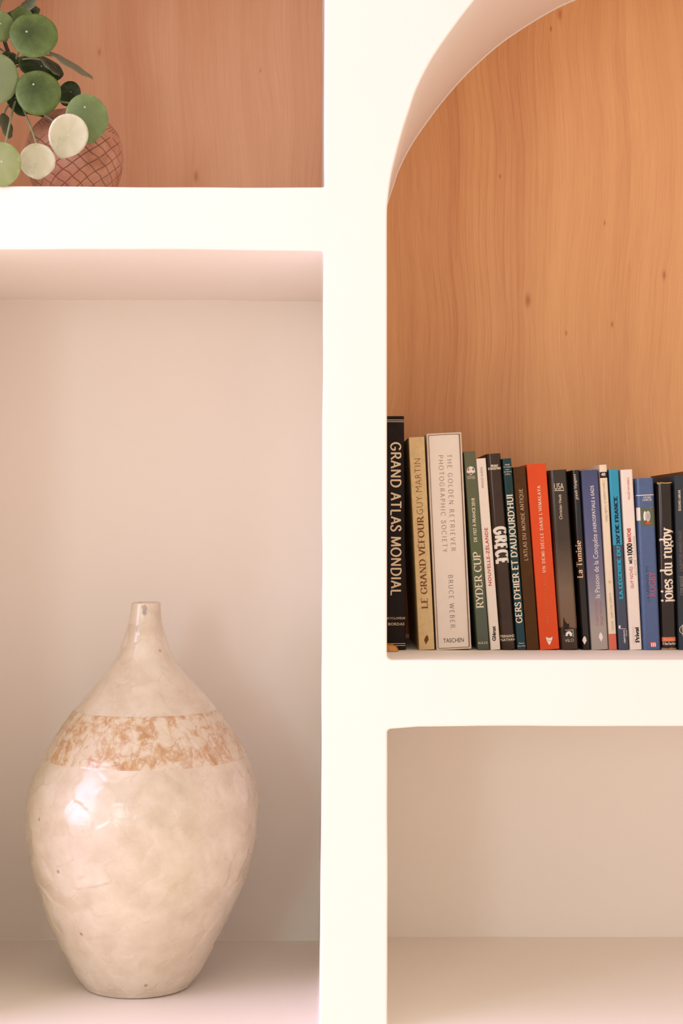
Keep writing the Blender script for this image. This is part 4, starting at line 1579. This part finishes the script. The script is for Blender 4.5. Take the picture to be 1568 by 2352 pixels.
b.text('Serge Nicolas', (1384.4, 1437.5), (1381.0, 1381), 5.4, pink, 'pen', 'author_name', thick=0.10, thin=0.07, serif=0.03, slant=0.2)
leaf_mark(b, 1379.4, 1462.8, 10.4, 21, 1.6, WHITE)

# 13 cream, number band
b = Book('narrow cream book with a small black numbered band at the top and a coral foot', (1375, 1069.8), (1394, 1068.5), (1399.3, 1494.5), (1417.3, 1494), simple('cream_card_cover', srgb(240, 220, 190), 0.4, 0.03, 60, 0.5, 0.2), 0.0016, 0.0014, power=5)
b.patch(0.0, 1.0, 1082.6, 1096.4, ink('band_black', srgb(48, 34, 26), 0.3), 'number_band', label='black band with a white number')
b.text('48', (1380.4, 1093.0), (1389.8, 1092.4), 6.4, WHITE, 'pen', 'volume_number', thick=0.2, thin=0.08, serif=0.05)
b.patch(0.0, 1.0, 1455.6, 1496, ink('coral_foot', srgb(222, 112, 88), 0.3), 'coral_band', label='coral red foot of the spine')
gi = ink('greige', srgb(168, 148, 124))
b.text("L'opera completa di", (1383.4, 1103.5), (1387.2, 1156), 5.6, gi, 'pen', 'title', thick=0.085, thin=0.06, serif=0.03, slant=0.26)
b.text("Guido Reni", (1387.8, 1160), (1390.6, 1198.6), 5.6, gi, 'pen', 'title', thick=0.10, thin=0.06, serif=0.05)
b.text("CLASSICI DELL'ARTE · RIZZOLI", (1398.6, 1362), (1405.2, 1448.6), 4.0, gi, 'pen', 'series_name', thick=0.13, thin=0.07, serif=0.05, track=0.14)
b.poly([(1399.6 + 3.4 * math.cos(a), 1336.6 + 3.6 * math.sin(a)) for a in [k * math.pi / 7 for k in range(14)]], ink('stain', srgb(222, 192, 154)), 'round_stain', 0.0002)

# 14 cyan over navy
cy = simple('cyan_print', srgb(24, 152, 184), 0.35, 0.05, 60, 0.5, 0.2)
nv = simple('navy_cover', srgb(56, 64, 84), 0.35, 0.06, 60, 0.5, 0.2)
b = Book('narrow navy book whose upper part is bright cyan, with slab capitals', (1397.2, 1080), (1420, 1079), (1420.5, 1494.4), (1444, 1494), nv, 0.0014, 0.0016, power=6)
b.patch(0.0, 1.0, 1070, 1251, cy, 'cyan_upper', label='bright cyan upper part of the spine')
b.text('XV DE FRANCE', (1423.0, 1248.5), (1416.6, 1140), 7.6, ink('navy', srgb(24, 34, 62)), 'pen', 'title', thick=0.25, thin=0.12, serif=0.08, slab=True)
b.text('LA LÉGENDE DU', (1430.2, 1375), (1423.2, 1254.5), 8.0, ink('cyan', srgb(34, 176, 204)), 'pen', 'title', thick=0.25, thin=0.12, serif=0.08, slab=True)
b.poly([(1420, 1437), (1425, 1436.4), (1424.0, 1440), (1425.6, 1443.6), (1420.6, 1444)], WHITE, 'flag_emblem')
b.line((1425.4, 1444.4), (1437, 1443.6), 0.8, WHITE, 'flag_pole')
b.text('DEMOCRATIC', (1436.2, 1476.6), (1434.4, 1446), 3.6, WHITE, 'sans', 'publisher_name', weight=0.02)
b.text('BOOKS', (1440.4, 1460.6), (1439.6, 1446), 3.0, WHITE, 'sans', 'publisher_name')

# 15 white, black and red
b = Book('white book with mixed red and black title between the cyan and mid-blue books', (1423.2, 1080.7), (1453.6, 1080), (1446.3, 1494.3), (1474.6, 1493.8), simple('white_card_cover', srgb(244, 228, 212), 0.4, 0.02, 60, 0.5, 0.2), 0.0030, 0.0014, power=9)
b.text('GILLES NAVARRO', (1446.2, 1147.8), (1444.2, 1096.8), 4.6, ink('brick', srgb(206, 92, 66)), 'sans', 'author_name')
b.text('GUY NOVÈS', (1455.0, 1351), (1451.8, 1301), 6.6, REDINK, 'sans', 'author_name')
b.text('MES', (1451.6, 1294.5), (1450.4, 1278.8), 7.0, BLACKINK, 'pen', 'title', thick=0.24, thin=0.16, serif=0.0, track=0.06)
b.text('1000', (1452.0, 1276), (1450.2, 1247.6), 11.0, BLACKINK, 'pen', 'title', thick=0.22, thin=0.13, serif=0.0, track=0.02)
b.text('MATCHS', (1449.2, 1245.2), (1447.2, 1213.4), 7.4, REDINK, 'pen', 'title', thick=0.26, thin=0.17, serif=0.0, track=0.06)
b.text('AU STADE TOULOUSAIN', (1462.2, 1321.5), (1458.0, 1232), 5.6, GREYINK, 'sans', 'subtitle', weight=-0.02)
b.text('Privat', (1468.0, 1475.5), (1465.6, 1439.6), 8.6, BLACKINK, 'pen', 'publisher_name', thick=0.21, thin=0.11, serif=0.06, slab=True)
b.text('ÉDITIONS', (1457.8, 1476), (1455.6, 1439), 4.2, ink('faint_grey', srgb(208, 190, 174)), 'sans', 'publisher_name', weight=-0.01, space=1.3)

# 16 blue with picture
b = Book('mid-blue book with a small printed picture of rugby balls on its spine', (1457, 1100.3), (1503.6, 1099.5), (1476.5, 1494.2), (1517.5, 1493.8), simple('blue_buckram', srgb(72, 94, 136), 0.34, 0.08, 140, 0.5, 0.25, 0.2), 0.0060, 0.0026, power=7)
b.patch(0.005, 0.995, 1135.6, 1137.4, WHITE, 'white_rule')
b.text('HENRI', (1476.8, 1145.2), (1494.4, 1144.6), 4.6, CREAM, 'pen', 'author_name', thick=0.13, thin=0.07, serif=0.06)
b.text('GARCIA', (1474.8, 1150.8), (1496.6, 1150.0), 4.6, CREAM, 'pen', 'author_name', thick=0.13, thin=0.07, serif=0.06)
b.patch(0.0, 0.185, 1164.6, 1194.6, WHITE, 'white_label')
b.patch(0.185, 0.985, 1164.4, 1208, simple('print_grass', srgb(92, 98, 74), 0.4, 0.12, 140), 'printed_picture', 0.00014, 'small printed picture of rugby balls on green')


def ball(cx, cy, rx, ry, mat, lift):
    b.poly([(cx + rx * math.cos(a), cy + ry * math.sin(a)) for a in [k * math.pi / 12 for k in range(24)]], mat, 'printed_ball', lift)


ball(1480.4, 1185.0, 3.4, 11.2, WHITE, 0.0003)
ball(1488.0, 1186.2, 6.6, 13.0, ink('ball_shade', srgb(92, 88, 74)), 0.00034)
ball(1487.6, 1185.8, 5.6, 12.4, ink('ball_grey', srgb(206, 200, 184)), 0.0004)
for dx in (-1.8, 0.4, 2.4):
    b.line((1487.6 + dx, 1179), (1487.9 + dx, 1193), 0.6, ink('lace', srgb(120, 112, 98)), 'ball_lacing', 0.0005)
b.poly([(1483, 1199), (1491, 1199), (1494.2, 1201.4), (1491, 1204), (1483, 1204)], ink('flag_orange', srgb(228, 84, 44)), 'printed_tee', 0.0004)
b.line((1491, 1165.4), (1499, 1165.0), 1.2, ink('coral', srgb(226, 92, 84)), 'printed_mark', 0.0004)
b.text('LA LÉGENDE DU', (1491.0, 1381), (1487.2, 1300.6), 5.4, ink('slate', srgb(58, 72, 104)), 'sans', 'title', space=1.15)
b.text('RUGBY', (1506.4, 1369), (1504.6, 1313), 15.2, ink('rose', srgb(224, 88, 92)), 'sans', 'title', weight=-0.006)
b.poly([(1493, 1473.4), (1505.4, 1472.8), (1506.2, 1485.6), (1493.6, 1486.2)], ink('scarlet', srgb(206, 66, 60)), 'publisher_emblem', 0.0003)
for k in range(3):
    x = 1494.2 + k * 4.1
    b.poly([(x, 1476.4), (x + 2.4, 1475.6), (x + 3.0, 1479), (x + 3.1, 1485.4), (x + .6, 1485.6)], WHITE, 'emblem_stroke', 0.0004)

# 17 black, white lower-case
b = Book('glossy black book with a big white lower-case title, second from the right edge', (1507.6, 1110), (1545, 1108), (1519.5, 1494), (1555.3, 1494), simple('black_crinkled_jacket', srgb(36, 22, 10), 0.2, 0.3, 30, 0.03, 0.8, 0.0), 0.0055, 0.0026, power=4)
b.text('joies du rugby', (1545.0, 1383), (1541.0, 1213), 26.0, CREAM, 'pen', 'title', thick=0.17, thin=0.075, serif=0.055, track=0.0)
b.patch(0.06, 0.92, 1463.4, 1473.4, ink('orange_label', srgb(236, 118, 74)), 'orange_label')
b.text('Réalités', (1524.4, 1471.4), (1550.0, 1470.6), 5.6, ink('peach', srgb(246, 186, 140)), 'pen', 'publisher_name', lift=0.0004, thick=0.12, thin=0.07, serif=0.05)
b.text('Hachette', (1522.0, 1481.4), (1552.2, 1480.8), 6.4, CREAM, 'pen', 'publisher_name', thick=0.14, thin=0.07, serif=0.05)
jag = [(1520, 1494)] + [(1520 + 35 * k / 12, 1489.4 - (1.6 if k % 3 == 0 else 0) - (2.0 if k in (7, 8) else 0)) for k in range(13)] + [(1555, 1494)]
b.poly(jag, simple('worn_card', srgb(158, 126, 88), 0.7, 0.2, 200), 'worn_edge', 0.0003)
b.poly([(1507.8, 1107.5), (1512, 1110.2), (1516, 1107.6), (1530, 1108.8), (1544.6, 1106.8), (1544.6, 1109.6), (1530, 1110.6), (1516, 1110.2), (1511, 1112.6)], ink('frayed_paper', srgb(206, 164, 96)), 'frayed_edge', 0.0004)

# 18 slate, cut by the frame
b = Book('dark slate book with small pale capitals at the right edge of the photo', (1548.6, 1094), (1583, 1093), (1559.5, 1494.3), (1594, 1493.6), simple('slate_cover', srgb(58, 64, 68), 0.5, 0.06, 60, 0.15), 0, 0.0016)
b.text('ÉDOUARD LABRUNE', (1563.2, 1173), (1562.0, 1125.6), 5.4, CREAM, 'sans', 'author_name', weight=0.008)
b.text('CÔTE BASQUE', (1570.2, 1366.6), (1567.4, 1323), 7.2, ink('ash', srgb(180, 166, 150)), 'sans', 'title', weight=-0.015)
b.text("L'ALBUM DES ANNÉES FOLLES", (1567.2, 1311.4), (1564.6, 1219.5), 7.0, ink('umber', srgb(140, 112, 92)), 'sans', 'subtitle', weight=-0.005)
ringv = [(1569 + 9.4 * math.cos(a), 1446.4 + 9.6 * math.sin(a)) for a in [k * math.pi / 12 for k in range(25)]]
for p, q in zip(ringv[:-1], ringv[1:]):
    pass
pts = [b.loc(*p) for p in ringv[:-1]] + [b.loc(1569 + 8.2 * math.cos(k * math.pi / 12), 1446.4 + 8.4 * math.sin(k * math.pi / 12)) for k in range(24)]
b.put('ring_emblem', pts, [(k, (k + 1) % 24, 24 + (k + 1) % 24, 24 + k) for k in range(24)], CREAM)
b.text('ATLANTICA', (1571.0, 1461), (1569.6, 1434), 4.6, CREAM, 'sans', 'publisher_name', weight=0.02)

# 19 brown board just past the frame, seen over its neighbour
b = Book('reddish-brown book board seen above its neighbours at the right edge of the photo', (1586, 1082), (1618, 1081), (1598, 1494.4), (1630, 1494), simple('red_brown_cloth', srgb(112, 66, 44), 0.6, 0.1, 120), 0, 0.0024, 0.262)

# ------------------------------------------------------------------ amber keepsake by the pillar
def amber():
    c = W(893, 1507, BY - 0.024)
    root_z = BOOK_SHELF_Z + 0.0002
    k, rg = 28, 12
    R, H = 0.0125, 0.0105
    v, f = [], []
    for i in range(rg + 1):
        a = math.pi / 2 * i / rg
        r = R * math.cos(a) ** 0.8 if i < rg else 0.0
        for j in range(k):
            t = 2 * math.pi * j / k
            rr = r * (1 + 0.08 * math.cos(2 * t + 0.6) + 0.03 * math.sin(5 * t))
            v.append((rr * math.cos(t), rr * 0.85 * math.sin(t), H * math.sin(a)))
    for i in range(rg):
        for j in range(k):
            f.append((i * k + j, i * k + (j + 1) % k, (i + 1) * k + (j + 1) % k, (i + 1) * k + j))
    f.append(tuple(range(k))[::-1])
    o = new_obj('amber_stone', mesh_from(v, f, True), simple('amber', srgb(206, 132, 30), 0.2, 0.25, 120, 0.5, 0.5))
    o.location = (c.x, BY - 0.022, root_z)
    o['label'] = 'small rounded amber stone at the foot of the tallest black book'
    o['category'] = 'stone'


amber()
